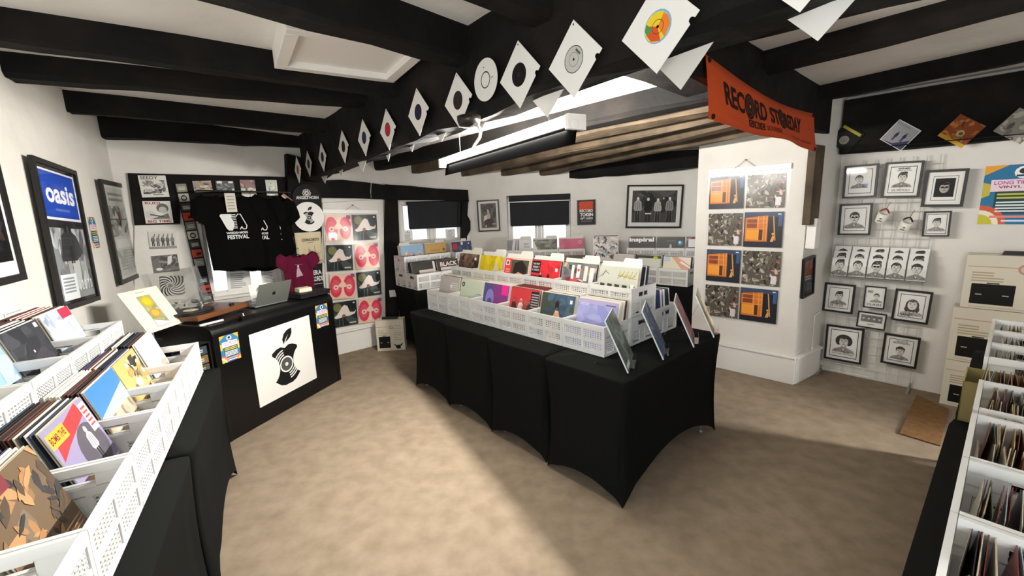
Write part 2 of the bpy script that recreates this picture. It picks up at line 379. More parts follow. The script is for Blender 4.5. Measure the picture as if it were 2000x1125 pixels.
# ---- oak beams (each one its own object)
g = random.Random(4)
def beam(name, p, q, w, z0p, z0q, z1, m=OAK, side=1, seg=9, wob=.012, zr=None):
    """a hewn beam from p to q; p,q run along its near bottom edge, w across to the far side"""
    p, q = Vector((p[0], p[1], 0)), Vector((q[0], q[1], 0)); d = (q - p).normalized(); n = Vector((-d.y, d.x, 0)) * w * side
    vs = []; fs = []
    for i in range(seg + 1):
        t = i / seg; c = p.lerp(q, t); zb = z0p + (z0q - z0p) * t
        j = [g.uniform(-wob, wob) for _ in range(6)]
        ch = .018
        zt_ = z1 + ((zr or z1) - z1) * t
        vs += [(c.x, c.y, zt_), (c.x + d.y * j[0], c.y - d.x * j[0], zb + ch + j[1]), (c.x + n.x * .12, c.y + n.y * .12, zb + j[2]), (c.x + n.x * .88, c.y + n.y * .88, zb + j[3]), (c.x + n.x, c.y + n.y, zb + ch + j[4]), (c.x + n.x, c.y + n.y, zt_)]
    for i in range(seg):
        for k in range(6): fs.append((i * 6 + k, i * 6 + (k + 1) % 6, i * 6 + 6 + (k + 1) % 6, i * 6 + 6 + k))
    fs += [tuple(range(6)), tuple(seg * 6 + k for k in range(6))[::-1]]
    b = B(); b.mesh(vs, fs); return struct(b, name, m)
beam('ceiling_beam_spine', SP.at(-2.62, 0), SP.at(4.4, 0), .18, 2.05, 2.19, 2.66, side=1, seg=26, wob=.02)
# left joists, from the left wall to the spine
def joist(PN, PF, QF, wd=None):
    qf = SP.hit(*QF); pn, pf = LW.hit(*PN), LW.hit(*PF)
    d = Vector((qf.x - pf.x, qf.y - pf.y, 0)).normalized(); nr = Vector((d.y, -d.x, 0))       # nr: towards the camera
    wd = wd or max(.09, abs((pn - pf).dot(nr)))
    p = Vector((pf.x, pf.y, 0)) + nr * wd - d * .12; q = Vector((qf.x, qf.y, 0)) + nr * wd + d * .05
    beam('ceiling_beam', p, q, wd, pf.z, qf.z, 2.62, wob=.006, zr=2.54)
joist((6.4, 150.4), (33.6, 161.6), (700, 213))
joist((129.6, 217.6), (142.4, 223.4), (631, 263))
joist((196.8, 266.2), (208, 273), (580, 290))
joist((-170, 49), (-140, 72), (764, 195), .12)
for a_, b_ in (((640, 75), (907, 135)), ((892, 0), (1038, 54))):
    p_, q_ = rz(*a_, 2.37), rz(*b_, 2.37); ln = Plane((q_.x, q_.y), math.degrees(math.atan2(q_.y - p_.y, q_.x - p_.x))); e_ = ln.isec(LW); f_ = ln.isec(SP); nr = Vector((ln.d.y, -ln.d.x, 0))
    beam('ceiling_beam', e_ + nr * .13 - ln.d * .1, f_ + nr * .13 + ln.d * .06, .13, 2.42, 2.36, 2.62, wob=.006, zr=2.54)
# far joists, from the crossbeam to the far walls
for i, (far, pl_, near, wd) in enumerate((((728, 332), W1, -1.99, .13), ((803, 340), W1, -1.72, .11), ((897, 345), W2, -1.42, .13), ((979, 345), W2, -1.05, .12), ((1054, 344), W2, -.62, .12))):
    f = pl_.hit(*far); nq = CBm.at(near, 0)
    d = Vector((nq.x - f.x, nq.y - f.y, 0)).normalized()
    beam('ceiling_beam', Vector((f.x, f.y, 0)) - d * .1, nq, wd, f.z, 2.2, 2.36, OAKB if i else OAK, side=1)
f = W2.hit(1112, 354); e = W2.hit(1364, 332, .38)
beam('ceiling_beam', (f.x, f.y), (e.x + .25, e.y), .2, 2.02, 2.1, 2.3, side=1)
beam('ceiling_beam_cross', CBm.at(-2.75, 0, .04), CBm.at(.25, 0, .04), .2, 2.25, 2.2, 2.63, OAK, side=1)
# right joists
for st, en, wd in (((1409, 92), (1815, 2), .12), ((1479, 150), (2000, 25), .12), ((1602, 200), (2000, 123), .13)):
    p = rz(*st, 2.43); q = rz(*en, 2.43); d = Vector((q.x - p.x, q.y - p.y, 0)).normalized(); nr = Vector((d.y, -d.x, 0)); nr = nr if nr.x < 0 else -nr
    beam('ceiling_beam', Vector((p.x, p.y, 0)) + nr * wd - d * .12, Vector((p.x, p.y, 0)) + nr * wd + d * 3.2, wd, 2.43, 2.43, 2.63, side=1)
beam('wall_beam_right', RW.at(-.02, 0, .1), RW.at(3.4, 0, .1), .1, 2.045, 2.03, 2.5, side=1, wob=.006)
# beam along the back wall and the window wall, posts
def wallbeam(name, P, pts, dep=.07, m=OAK):      # outline given as picture points on wall P
    b = B(); q = [P.sz(*p, dep) for p in pts]
    fr = [P.at(a, z, dep) for a, z in q]; bk = [P.at(a, z, -.02) for a, z in q]; n = len(pts)
    b.mesh(fr + bk, [tuple(range(n))[::-1], tuple(range(n, 2 * n))] + [(i, (i + 1) % n, n + (i + 1) % n, n + i) for i in range(n)])
    return struct(b, name, m)
wallbeam('wall_beam_back', WB, [(249, 338), (560, 345.5), (562, 402), (352, 402), (352, 437), (263, 440)], .03)
wallbeam('wall_beam_back', WB, [(622, 353), (668, 351), (722, 357), (762, 363), (764, 390), (745, 389), (700, 387), (622, 386)], .08)
wallbeam('wall_beam_far', W1, [(752, 360), (800, 363), (850, 368), (914, 371), (916, 394), (860, 391), (752, 391)], .05)
wallbeam('wall_post', W1, [(752, 385), (777, 391), (781, 480), (778, 690), (748, 690), (750, 470)], .05)
wallbeam('wall_post', W1, [(902, 390), (915, 390), (913, 420), (919, 432), (919, 450), (912, 462), (914, 560), (900, 560)], .05)
wallbeam('wall_post', WB, [(560, 300), (628, 318), (628, 372), (630, 560), (632, 700), (606, 700), (564, 420)], .1)
# plinths with a moulding
def plinth(P, s0, s1, h, dep, name):
    b = B(); lo = [P.at(s0, 0, 0), P.at(s1, 0, 0), P.at(s1, 0, dep), P.at(s0, 0, dep)]
    b.hexa(lo, [(p.x, p.y, h) for p in lo])
    lo2 = [P.at(s0, h, 0), P.at(s1, h, 0), P.at(s1, h, dep + .018), P.at(s0, h, dep + .018)]; b.hexa(lo2, [(p.x, p.y, h + .022) for p in lo2])
    return struct(b, name, WHITE, bevel=.004)
sA, _ = WB.sz(640, 690); sB, _ = WB.sz(752, 660)
plinth(WB, sA, sB, WB.sz(700, 641)[1], .06, 'baseboard_back')
sL = -(CF.o - Vector((pl[0], pl[1], 0))).length
plinth(CF, sL - .02, .02, .245, .03, 'baseboard_pier')
pr = Plane((CF.o.x, CF.o.y), math.degrees(math.atan2(rb.y - CF.o.y, rb.x - CF.o.x)))
plinth(pr, .0, .48, .245, .03, 'baseboard_pier_return')
# raised white plaster panel behind the record rack
b = B(); q = [WB.sz(628, 396), WB.sz(747, 389), WB.sz(752, 640), WB.sz(640, 660)]
fr = [WB.at(a, z, .025) for a, z in q]; bk = [WB.at(a, z, -.01) for a, z in q]; b.hexa(fr, bk); struct(b, 'wall_panel_back', PLASTER, bevel=.006)
b = B(); q = [WB.sz(262, 440), WB.sz(392, 437), WB.sz(404, 520), WB.sz(408, 640), WB.sz(262, 640)]
b.mesh([WB.at(a, z, .02) for a, z in q] + [WB.at(a, z, -.01) for a, z in q], [(4, 3, 2, 1, 0)] + [(i, (i + 1) % 5, 5 + (i + 1) % 5, 5 + i) for i in range(5)]); struct(b, 'wall_panel_left', PLASTER, bevel=.006)

# ---- windows
def window(name, P, s0, s1, z0, z1, n=2, dep=-.16, bars=False, fw=.035):
    r = thing(name, '', ''); del r['label'], r['category']; r['kind'] = 'structure'; r.location = P.at(s0, z0, dep); r.rotation_euler = (0, 0, P.rz)
    W, H = s1 - s0, z1 - z0; b = B()
    for a in ((0, 0, W, fw), (0, H - fw, W, H), (0, 0, fw, H), (W - fw, 0, W, H)): b.box(a[0], -.02, a[1], a[2], .03, a[3])
    for i in range(1, n): b.box(W * i / n - .025, -.025, 0, W * i / n + .025, .03, H)
    b.build('window_frame', WHITE, r, bevel=.003)
    for i in range(n):
        b = B(); x0, x1 = W * i / n + .03, W * (i + 1) / n - .03
        for a in ((x0, .03, x1, .06), (x0, H - .06, x1, H - .03), (x0, .03, x0 + .03, H - .03), (x1 - .03, .03, x1, H - .03)): b.box(a[0], -.005, a[1], a[2], .02, a[3])
        c = b.build('casement', WHITE, r, bevel=.002)
        p = B(); p.box(x0 + .02, .005, .05, x1 - .02, .009, H - .05); p.build('pane', clear('window_glass', (.97, .99, 1), .5), r)
    b = B(); b.box(-.01, -.14, -.012, W + .01, .0, .012); b.build('window_sill', WHITE, r, bevel=.004)
    return r
window('window_1', WB, (corner - WB.o).dot(WB.d) + a0, (corner - WB.o).dot(WB.d) + a1, .875, 1.66, 2, -.12, fw=.05)
window('window_2', W1, W1.sz(777, 400)[0] + .01, W1.sz(901.6, 400)[0], 1.25, 1.815, 2, -.1)
window('window_3', W2, s0, s1, 1.0, 1.845, 2, -.16)
def blind(P, tl, tr, bl, off, label, cass):
    a0_, z1_ = P.sz(*tl, off); a1_, _ = P.sz(*tr, off); _, z0_ = P.sz(*bl, off); W = a1_ - a0_
    r = thing('roller_blind', label, 'blind', P.at(a0_, z1_, off), P.rz); H = z1_ - z0_
    b = B(); n = 12
    for i in range(n):
        x0, x1 = W * i / n, W * (i + 1) / n; y0, y1 = .006 * math.sin(i * 1.3), .006 * math.sin((i + 1) * 1.3)
        b.hexa([(x0, y0, -H), (x1, y1, -H), (x1, y1 + .004, -H), (x0, y0 + .004, -H)], [(x0, 0, -.02), (x1, 0, -.02), (x1, .004, -.02), (x0, .004, -.02)])
    b.build('blind_fabric', BLIND, r)
    b = B(); b.box(.01, -.008, -H - .01, W - .01, .012, -H + .012); b.build('bottom_bar', BLIND, r)
    if cass:
        b = B(); b.box(-.01, -.03, -.075, W + .01, .05, 0); b.build('cassette', BLIND, r, bevel=.004)
        b = B(); b.box(-.005, -.032, -.088, W + .005, .04, -.077); b.build('cassette_trim', WHITE, r)
    else:
        b = B(); b.tube([(-.01, .02, -.02), (W + .01, .02, -.02)], .02, 12); b.build('roller', BLIND, r)
blind(W1, (795, 394), (899, 394), (797, 447), -.03, 'black roller blind half down in the window framed by dark oak posts', False)
blind(W2, (995, 383), (1111, 381), (996, 441), -.06, 'black roller blind with a boxed head in the white plaster window', True)
def sheet(P, tl, tr, br, bl, off, name, label, cat, fn, group=None, th=.0008, mats=None, t0=None):
    loc, W, H, t = P.quad(tl, tr, br, bl, off)
    b = B(); b.box(-W / 2, 0, -H / 2, W / 2, th, H / 2, '#f2f0ec'); fn(Art(b, W, H))
    o = b.build(name, mats or PRINT, None, loc); o.matrix_world = Matrix.Translation(loc) @ Matrix.Rotation(P.rz, 4, 'Z') @ Matrix.Rotation(-t if t0 is None else t0, 4, 'Y')
    return tag(o, label, cat, group)
def notice(A, seed=1):
    r = random.Random(seed); A.circ(.5, .9, .05, '#777'); A.rect(.25, .78, .75, .83, '#8a8a8a'); A.bars(.15, .1, .85, .72, 8, '#a5a5a5', r)
for P, qd, off, lb in ((WB, ((440, 520), (484, 518), (488, 566), (446, 570)), -.09, 'printed notice taped inside the left pane above the turntable'),
                      (WB, ((508, 522), (536, 520), (542, 556), (514, 560)), -.09, 'printed notice taped inside the right pane behind the laptop'),
                      (W1, ((787, 450), (806, 449), (806, 473), (788, 474)), -.08, 'white notice taped in the left pane under the left blind'),
                      (W1, ((870, 448), (888, 447), (889, 468), (871, 469)), -.08, 'white notice taped in the right pane under the left blind')):
    sheet(P, *qd, off, 'paper_notice', lb, 'notice', lambda A: notice(A, 3))
# loft hatch in the left ceiling
hq = [rz(*p, 2.45) for p in ((536, 134), (600, 67), (862, 128), (768, 163))]
o_ = Vector((hq[0].x, hq[0].y, 2.495)); e1 = (hq[3] - hq[0]); e2 = (hq[1] - hq[0]); e1.z = e2.z = 0
L1, L2 = e1.length, 1.0; ax = math.atan2(e1.y, e1.x)
r = thing('loft_hatch', 'white loft hatch with a painted frame between the left ceiling joists', 'hatch', o_, ax)
b = B(); b.box(.05, -.52, -.012, L1 - .05, -.05, .0)
b.build('hatch_panel', WHITE, r)
b = B()
for a in ((0, -.06, L1, 0), (0, -.52, .06, -.061), (L1 - .06, -.52, L1, -.061), (0, -.58, L1, -.521)): b.box(a[0], a[1], -.045, a[2], a[3], .06)
b.build('hatch_frame', WHITE, r, bevel=.004)
# ================================================================== KIT: crates, records, tables, frames
def crate_parts(L, D, H):
    """folding plastic crate, L along X, D along Y, open top; returns part meshes"""
    t = .006; H_ = H
    def grid(b, along, a0, a1, z0, z1, y, cols, rows, bar=.0045):
        """a grating between a0..a1, z0..z1; along='x' or 'y'; y = the plane"""
        def bx(p0, p1, q0, q1, th=t * .6):
            if along == 'x': b.box(p0, y - th / 2, q0, p1, y + th / 2, q1)
            else: b.box(y - th / 2, p0, q0, y + th / 2, p1, q1)
        w = (a1 - a0); h = z1 - z0
        for i in range(cols + 1):
            x = a0 + w * i / cols; bx(x - bar / 2, x + bar / 2, z0, z1)
        for j in range(rows + 1):
            z = z0 + h * j / rows; bx(a0, a1, z - bar / 2, z + bar / 2)
    def side(y, along, L_, handle, dz=0):
        b = B(); H = H_ - dz
        def bx(p0, p1, q0, q1, th=t):
            if along == 'x': b.box(p0, y - th / 2, q0, p1, y + th / 2, q1)
            else: b.box(y - th / 2, p0, q0, y + th / 2, p1, q1)
        h2 = L_ / 2; rim = .03
        bx(-h2, h2, H - rim, H, t * 2.2); bx(-h2, h2, 0, .016, t * 2.2)
        mid = H * .47
        if not handle:
            bx(-h2, h2, mid - .009, mid + .009, t * 1.8)
            for x in (-h2 + .008, 0, h2 - .008): bx(x - .009, x + .009, .016, H - rim, t * 2)
            for x0, x1 in ((-h2 + .022, -.014), (.014, h2 - .022)):
                for z0, z1 in ((.022, mid - .014), (mid + .014, H - rim - .005)): grid(b, along, x0, x1, z0, z1, y, 7, 4, .006)
            # solid strip behind the grating edges
        else:
            zc = H - rim - .022; hw = min(.055, L_ * .2)
            bx(-h2, -hw, zc - .022, H - rim, t); bx(hw, h2, zc - .022, H - rim, t); bx(-h2, h2, zc - .05, zc - .018, t)
            bx(-hw, hw, zc - .02, zc - .012, t * 2.2); bx(-hw, hw, H - rim - .004, H - rim + .004, t * 2.2)
            for x in (-h2 + .008, -.03, .03, h2 - .008): bx(x - .008, x + .008, .016, zc - .04, t * 1.5)
            for x0, x1 in ((-h2 + .02, -.04), (.04, h2 - .02)): grid(b, along, x0, x1, .03, zc - .055, y, 5, 4, .006)
            bx(-.03, .03, .016, zc - .045, t)
        return b
    out = []
    b = B(); b.box(-L / 2, -D / 2, 0, L / 2, D / 2, .004); out.append(('base', b.make('base')))
    for y in (-D / 2 + .004, D / 2 - .004): out.append(('side_panel', side(y, 'x', L, False).make('side_panel')))
    for x in (-L / 2 + .0075, L / 2 - .0075): out.append(('end_panel', side(x, 'y', D - .024, True, .0008).make('end_panel')))
    for _, me in out: me.materials.append(CRATE)
    return out
CK = {}
def crate(loc, rzv, label, group, L=.335, D=.283, H=.19):
    k = (L, D, H)
    if k not in CK: CK[k] = crate_parts(L, D, H)
    r = thing('record_crate', label, 'crate', loc, rzv, group)
    for n, me in CK[k]:
        o = bpy.data.objects.new(n, me); COL.objects.link(o); o.parent = r
    return r

LPW = .312
def art_panel(name, w, h, fn, th=.004, mats=GLOSSY, edge='#e6e2d8', cz=None):
    """a sleeve standing on its bottom edge: origin at the bottom centre, front to -Y"""
    b = B(); b.box(-w / 2, 0, 0, w / 2, th, h, edge); A = Art(b, w, h, cz=h / 2)
    if fn: fn(A)
    return b
def record(loc, rot, label, fn, group=None, w=LPW, h=LPW, th=.004, edge='#e6e2d8', name='record_sleeve', cat='record', mats=None):
    o = art_panel(name, w, h, fn, th, edge=edge).build(name, mats or GLOSSY, None, loc, rot)
    return tag(o, label, cat, group)
def rotm(rzv, lean=0, roll=0):    # turned by rzv, leaning back by lean
    return (Matrix.Rotation(rzv, 4, 'Z') @ Matrix.Rotation(-lean, 4, 'X') @ Matrix.Rotation(roll, 4, 'Y')).to_euler()
FILL = []
EDG = ['#efeadd', '#e9e4d6', '#2b2a2c', '#d8cfba', '#f1efe8', '#5a3a33', '#e2dccb', '#343d49', '#b7ae9c', '#7b2f2c', '#ece8e0', '#22201f', '#39406b', '#c7bfae']
def filler(k, w=LPW, h=LPW, th=.0035):
    while len(FILL) <= k:
        i = len(FILL); c = EDG[i % len(EDG)]
        FILL.append(art_panel('record_sleeve', w, h, None, th, edge=c).make('record_sleeve')); FILL[-1].materials.append(PRINT)
    return FILL[k]
def stack(org, rzv, front, label, group, n, y0=.03, dy=.011, lean=12, fan=.25, seed=1, what='record sleeve', h0=0, x=0, dark=None, edge='#e6e2d8', rev=False, w=LPW):
    """records filed one behind another inside a crate; org = crate origin, front faces local -Y"""
    g = random.Random(seed); M = Matrix.Translation(org) @ Matrix.Rotation(rzv, 4, 'Z'); sg = 1
    p = M @ Vector((x, y0, .006 + h0))
    out = [record(p, rotm(rzv, R(lean)), label, front, group, w=w, h=w, edge=edge)]
    if n > 1:
        gname = 'records filed behind ' + what
        for i in range(1, n):
            k = g.choice(dark) if dark else g.randrange(len(EDG))
            y = y0 + dy * i + g.uniform(-.002, .002); p = M @ Vector((x + g.uniform(-.004, .004), y, .006 + h0))
            o = bpy.data.objects.new('record_sleeve', filler(k)); COL.objects.link(o); o.location = p
            o.rotation_euler = rotm(rzv, R(max(0, lean - fan * i + g.uniform(-.6, .6))), R(g.uniform(-.3, .3)))
            tag(o, 'record sleeve filed edge-on behind ' + what, 'record', gname)
    return out
def divider(org, rzv, y, lean, label, side=1, h=.345, x=0):
    b = B(); w = .315
    pts = [(-w / 2, 0), (w / 2, 0), (w / 2, h - .028)] + ([(w / 2 - .01, h), (.02, h), (.01, h - .028)] if side > 0 else [(-.01, h - .028), (-.02, h), (-w / 2 + .01, h)]) + [(-w / 2, h - .028)]
    b.prism(pts, 0, .0025)
    M = Matrix.Translation(org) @ Matrix.Rotation(rzv, 4, 'Z')
    o = b.build('divider_card', DIVID, None, M @ Vector((x, y, .006)), rotm(rzv, R(lean)))
    return tag(o, label, 'divider')

def spandex_table(o, rzv, X, Y, H, label, group=None, arch=(.09, .2), pinch=.035, seed=0):
    """trestle table in a stretch cover; corner feet at the four corners of X x Y, origin at the centre on the floor"""
    r = thing('covered_table', label, 'table', o, rzv, group); g = random.Random(seed)
    n = 18; per = []
    for sd in range(4):
        for i in range(n):
            t = i / n
            per.append([(-X / 2 + X * t, -Y / 2), (X / 2, -Y / 2 + Y * t), (X / 2 - X * t, Y / 2), (-X / 2, Y / 2 - Y * t)][sd] + (sd, t))
    nor = [(0, -1), (1, 0), (0, 1), (-1, 0)]
    lev = [0, .012, .05, .12, .22, .35, .5, .65, .8, .9, 1.0]
    b = B(); rings = []; N = len(per); cr = .03
    for v in lev:
        ring = []
        for x, y, sd, t in per:
            # rounded plan corners
            cx, cy = X / 2 - cr, Y / 2 - cr; px, py = x, y
            if abs(x) > cx and abs(y) > cy:
                dx, dy = abs(x) - cx, abs(y) - cy; l = math.hypot(dx, dy)
                if l > cr: px, py = math.copysign(cx + dx / l * cr, x), math.copysign(cy + dy / l * cr, y)
            s = math.sin(math.pi * t); Hm = arch[sd % 2] * (s ** .75)
            z = (H - .004) + (Hm - (H - .004)) * v
            w = pinch * (math.sin(math.pi * min(1, v * .92)) ** 1.2) * (.45 + .55 * s) * (1.6 if sd % 2 else 1)
            px -= nor[sd][0] * w; py -= nor[sd][1] * w
            if t < .12 or t > .88:       # corner pulls in a little between top and foot
                k = .35 * pinch * math.sin(math.pi * v); px -= math.copysign(k, px); py -= math.copysign(k, py)
            if v > .75 and (.03 < t < .2 or .8 < t < .97):     # folds over the feet
                f = .006 * math.sin(t * 90 + sd) * (v - .75) * 4; px += nor[sd][0] * f; py += nor[sd][1] * f
            if v == 0: px *= 1 - .012; py *= 1 - .008; z = H
            ring.append((px, py, z))
        rings.append(ring)
    vs = [p for q in rings for p in q]; fs = []
    for i in range(len(lev) - 1):
        for k in range(N): fs.append((i * N + k, (i + 1) * N + k, (i + 1) * N + (k + 1) % N, i * N + (k + 1) % N))
    ci = len(vs); vs.append((0, 0, H - .001)); fs += [(k, (k + 1) % N, ci) for k in range(N)]
    b.mesh(vs, fs); b.build('stretch_cover', BLACKF, r, smooth=True)
    b = B(); b.box(-X / 2 + .03, -Y / 2 + .03, H - .045, X / 2 - .03, Y / 2 - .03, H - .008); b.build('table_top', WHITE, r)
    for sy in (-1, 1):
        for sx in (-1, 1):
            b = B(); x, y = sx * (X / 2 - .075), sy * (Y / 2 - .1)
            b.tube([(x, y, .01), (x, y, H - .045)], .0125, 10); b.lathe([(.016, 0), (.016, .02)], 10, (x, y, 0)); b.build('leg', GREYM, r, smooth=True)
        b = B(); b.tube([(-X / 2 + .075, sy * (Y / 2 - .085), .045), (X / 2 - .075, sy * (Y / 2 - .085), .045)], .0125, 10); b.build('foot_rail', GREYM, r, smooth=True)
    return r

def framed(P, qd, off, label, fn, border=.02, mount=.0, depth=.022, group=None, cat='framed picture', name='framed_print', art=None, mat_=BLACKM, mcol='#eceae5', tri=0):
    loc, W, H, t = P.quad(*qd, off)
    r = thing(name, label, cat, loc, (0, 0, 0), group); r.matrix_world = Matrix.Translation(loc) @ Matrix.Rotation(P.rz, 4, 'Z') @ Matrix.Rotation(-t, 4, 'Y')
    b = B(); w2, h2, k = W / 2, H / 2, border
    for sgn in (-1, 1):
        b.prism([(-w2, sgn * h2), (w2, sgn * h2), (w2 - k, sgn * (h2 - k)), (-w2 + k, sgn * (h2 - k))], -depth, 0)
        b.prism([(sgn * w2, -h2), (sgn * w2, h2), (sgn * (w2 - k), h2 - k), (sgn * (w2 - k), -h2 + k)], -depth, 0)
    b.build('frame', mat_, r)
    b = B(); b.box(-w2 + k * .5, -.008, -h2 + k * .5, w2 - k * .5, -.004, h2 - k * .5, mcol)
    b.build('mount', PRINT, r)
    b = B(); aw, ah = W - 2 * k - 2 * mount, H - 2 * k - 2 * mount
    b.box(-aw / 2, -.0095, -ah / 2, aw / 2, -.0082, ah / 2, '#efeeea'); fn(Art(b, aw, ah, y=-.0095)); b.build('print', PRINT, r)
    b = B(); b.face([(-w2 + k * .8, -.015, -h2 + k * .8), (w2 - k * .8, -.015, -h2 + k * .8), (w2 - k * .8, -.015, h2 - k * .8), (-w2 + k * .8, -.015, h2 - k * .8)]); b.build('glass', GLASS, r)
    return r

# ---- the shop's sign: an apple core that is a record
def core_logo(A, cx, cy, r, ink='#161514', paper='#e4e1dc'):
    q = A.w / A.h; p = lambda x, y: (cx + x * r, cy + y * r * q)
    def arc(x, y, rad, a0, a1, n=16): return [(x + rad * math.cos(R(a0 + (a1 - a0) * i / n)), y + rad * math.sin(R(a0 + (a1 - a0) * i / n))) for i in range(n + 1)]
    # body: wide top and bottom, waisted sides bitten away
    left = arc(-1.52, -.02, .98, 58, -58); right = arc(1.52, -.02, .98, 238, 122)
    top = [(.98, .98), (.62, 1.16), (.3, 1.2), (0, 1.06), (-.3, 1.2), (-.62, 1.16), (-.98, .98)]
    bot = [(-.92, -.92), (-.6, -1.2), (-.25, -1.32), (0, -1.3), (.25, -1.32), (.6, -1.2), (.92, -.92)]
    A.poly([p(*t) for t in top[::1] + left + bot + right][::-1], ink)
    for k, rad in enumerate((.62, .78, .94)):
        A.ring(*p(0, 0), rad * r, (rad + .075) * r, paper, 14, 100, 168); A.ring(*p(0, 0), rad * r, (rad + .075) * r, paper, 14, -80, -12)
    A.circ(*p(0, 0), .52 * r, paper, None, 28); A.circ(*p(0, 0), .43 * r, '#4c4c4a', None, 28); A.circ(*p(0, 0), .12 * r, paper, None, 14); A.circ(*p(0, 0), .03 * r, ink, None, 8)
    lf = [(-.02, 1.28), (-.1, 1.62), (.06, 1.95), (.34, 2.14), (.72, 2.2), (.7, 1.86), (.52, 1.6), (.28, 1.46), (.1, 1.42)]
    A.poly([p(*t) for t in lf[::-1]], ink); A.poly([p(*t) for t in [(-.02, 1.28), (.12, 1.55), (.4, 1.86), (.2, 1.56), (.06, 1.36)]], paper)
def festival(A):        # Long Time Gone style gig bill: badge, pink title box, rays in the corners
    A.rect(0, 0, 1, 1, '#3577a0'); A.poly([(0, .84), (0, 1), (.3, 1)], '#e7a53a'); A.poly([(.72, 1), (1, 1), (1, .8)], '#e7a53a')
    A.poly([(0, .45), (.1, .5), (.12, .68), (0, .72)], '#c5b84a'); A.rect(.9, .4, 1, .7, '#e2b04a'); A.rect(.17, .18, .88, .6, '#2c4a50')
    A.circ(0, .0, .36, '#d5634b'); A.circ(0, 0, .27, '#f0e6d2'); A.circ(0, 0, .19, '#c9c247'); A.circ(1, .0, .26, '#d5634b'); A.circ(1, 0, .16, '#ecb94c')
    A.circ(.5, .87, .13, '#f3f3f1', .105, 12); A.circ(.5, .89, .075, '#2d3a44', .05); A.rect(.4, .8, .6, .83, '#2d3a44')
    A.rect(.1, .56, .9, .76, '#eed5df'); A.txt('LONG TIME', .14, .675, .6, .735, '#b0559b', .02); A.txt('GONE', .64, .675, .87, .735, '#b0559b', .02)
    A.txt('VINYL DJ SET', .2, .6, .82, .655, '#6d2f55', .02)
    A.bars(.2, .42, .85, .54, 2, '#c7c24c'); A.bars(.2, .2, .86, .4, 4, '#e9ecec'); A.rect(.14, .11, .88, .15, '#e88d80'); A.bars(.3, .03, .8, .09, 1, '#dbe4f2')
def round_disc(c, label):
    def f(A): A.circ(.5, .5, .17, c)
    return f
# ================================================================== COVERS (plain stand-ins with the photo's colours)
def c_grey_statue(A): A.rect(0, 0, 1, 1, '#b9b3ae').rect(0, 0, 1, .55, '#a79f9b').circ(.45, .25, .3, '#b3a5a0').circ(.75, .3, .22, '#9c9390').circ(.62, .72, .06, '#f2f4f6').bars(.6, .6, .95, .85, 4, '#d8d5d0')
def c_mint(A): A.rect(0, 0, 1, 1, '#c6cfb8').circ(.88, .35, .3, '#8ea0a6').circ(.82, .35, .27, '#b4c3bd').circ(.13, .85, .07, '#3c4a3f').circ(.13, .85, .03, '#c6cfb8').rect(.3, .28, .42, .5, '#eef3ee')
def c_violet(A): A.rect(0, 0, 1, 1, '#7c3a78').rect(0, 0, .38, 1, '#4b4a78').circ(.27, .6, .17, '#7d79b4', .25).circ(.28, .52, .09, '#474782').rect(.72, .74, .97, 1, '#d9308c').rect(0, 0, 1, .22, '#8b7f8d').bars(.5, .36, .86, .5, 3, '#e7cfe6').rect(.86, .5, .93, .56, '#f0eef2').circ(.62, .15, .3, '#94388c', .1)
def c_redband(A):
    A.rect(0, 0, 1, 1, '#b7353a').rect(0, 0, 1, .22, '#8a6a5c')
    for x, c in ((.16, '#42282a'), (.4, '#e8e2de'), (.56, '#9a4a44'), (.72, '#3a3034')): A.figure(x, .12, .62, c, '#8a6052')
    A.rect(.73, .5, 1, .96, '#1b1719').bars(.75, .55, .98, .92, 6, '#9a9694').rect(.9, .4, .97, .47, '#f0eded')
def c_robe(A): A.rect(0, 0, 1, 1, '#3d5163').rect(0, 0, .42, 1, '#3b4238').noise(30, ['#33475e', '#465c70', '#3e4a3e'], 5, sz=.16).poly([(.3, 0), (.42, .5), (.47, .62), (.56, .62), (.63, .45), (.6, 0)], '#cfa27a').poly([(.33, 0), (.4, .3), (.44, .55), (.46, 0)], '#e8dccb').circ(.5, .74, .05, '#c9987a', .07).poly([(.44, .6), (.44, .8), (.5, .86), (.56, .8), (.56, .6), (.53, .68), (.47, .68)], '#241d1b').rect(.86, .82, .93, .9, '#eef0f2')
def c_lilac(A): A.rect(0, 0, 1, 1, '#8f92c4').noise(30, ['#9a9ccd', '#8488bd', '#a3a2cf', '#9693c0'], 8, sz=.25).rect(0, .9, 1, 1, '#a8a0c4').bars(.06, .86, .3, .92, 2, '#d7d9ee').poly([(.2, 0), (.3, .1), (.42, 0)], '#55576e').rect(.84, .74, .93, .82, '#e9e9f4').bars(.72, .9, .96, .95, 1, '#4f5170')
def c_brown(A): A.rect(0, 0, 1, 1, '#4c3a32').noise(60, ['#6b5447', '#3a2c26', '#7d6653', '#4f3f38', '#2f2522'], 11, sz=.2).rect(.78, .82, .88, .9, '#e9e4de')
def c_yellow(A): A.rect(0, 0, 1, 1, '#c3ad1d').noise(25, ['#b39e18', '#cfba2d', '#a8940f'], 12, sz=.2).poly([(.68, .1), (.62, .6), (.74, .9), (.86, .5), (.9, .1)], '#b8b4a0').rect(0, 0, .2, 1, '#b9a31a')
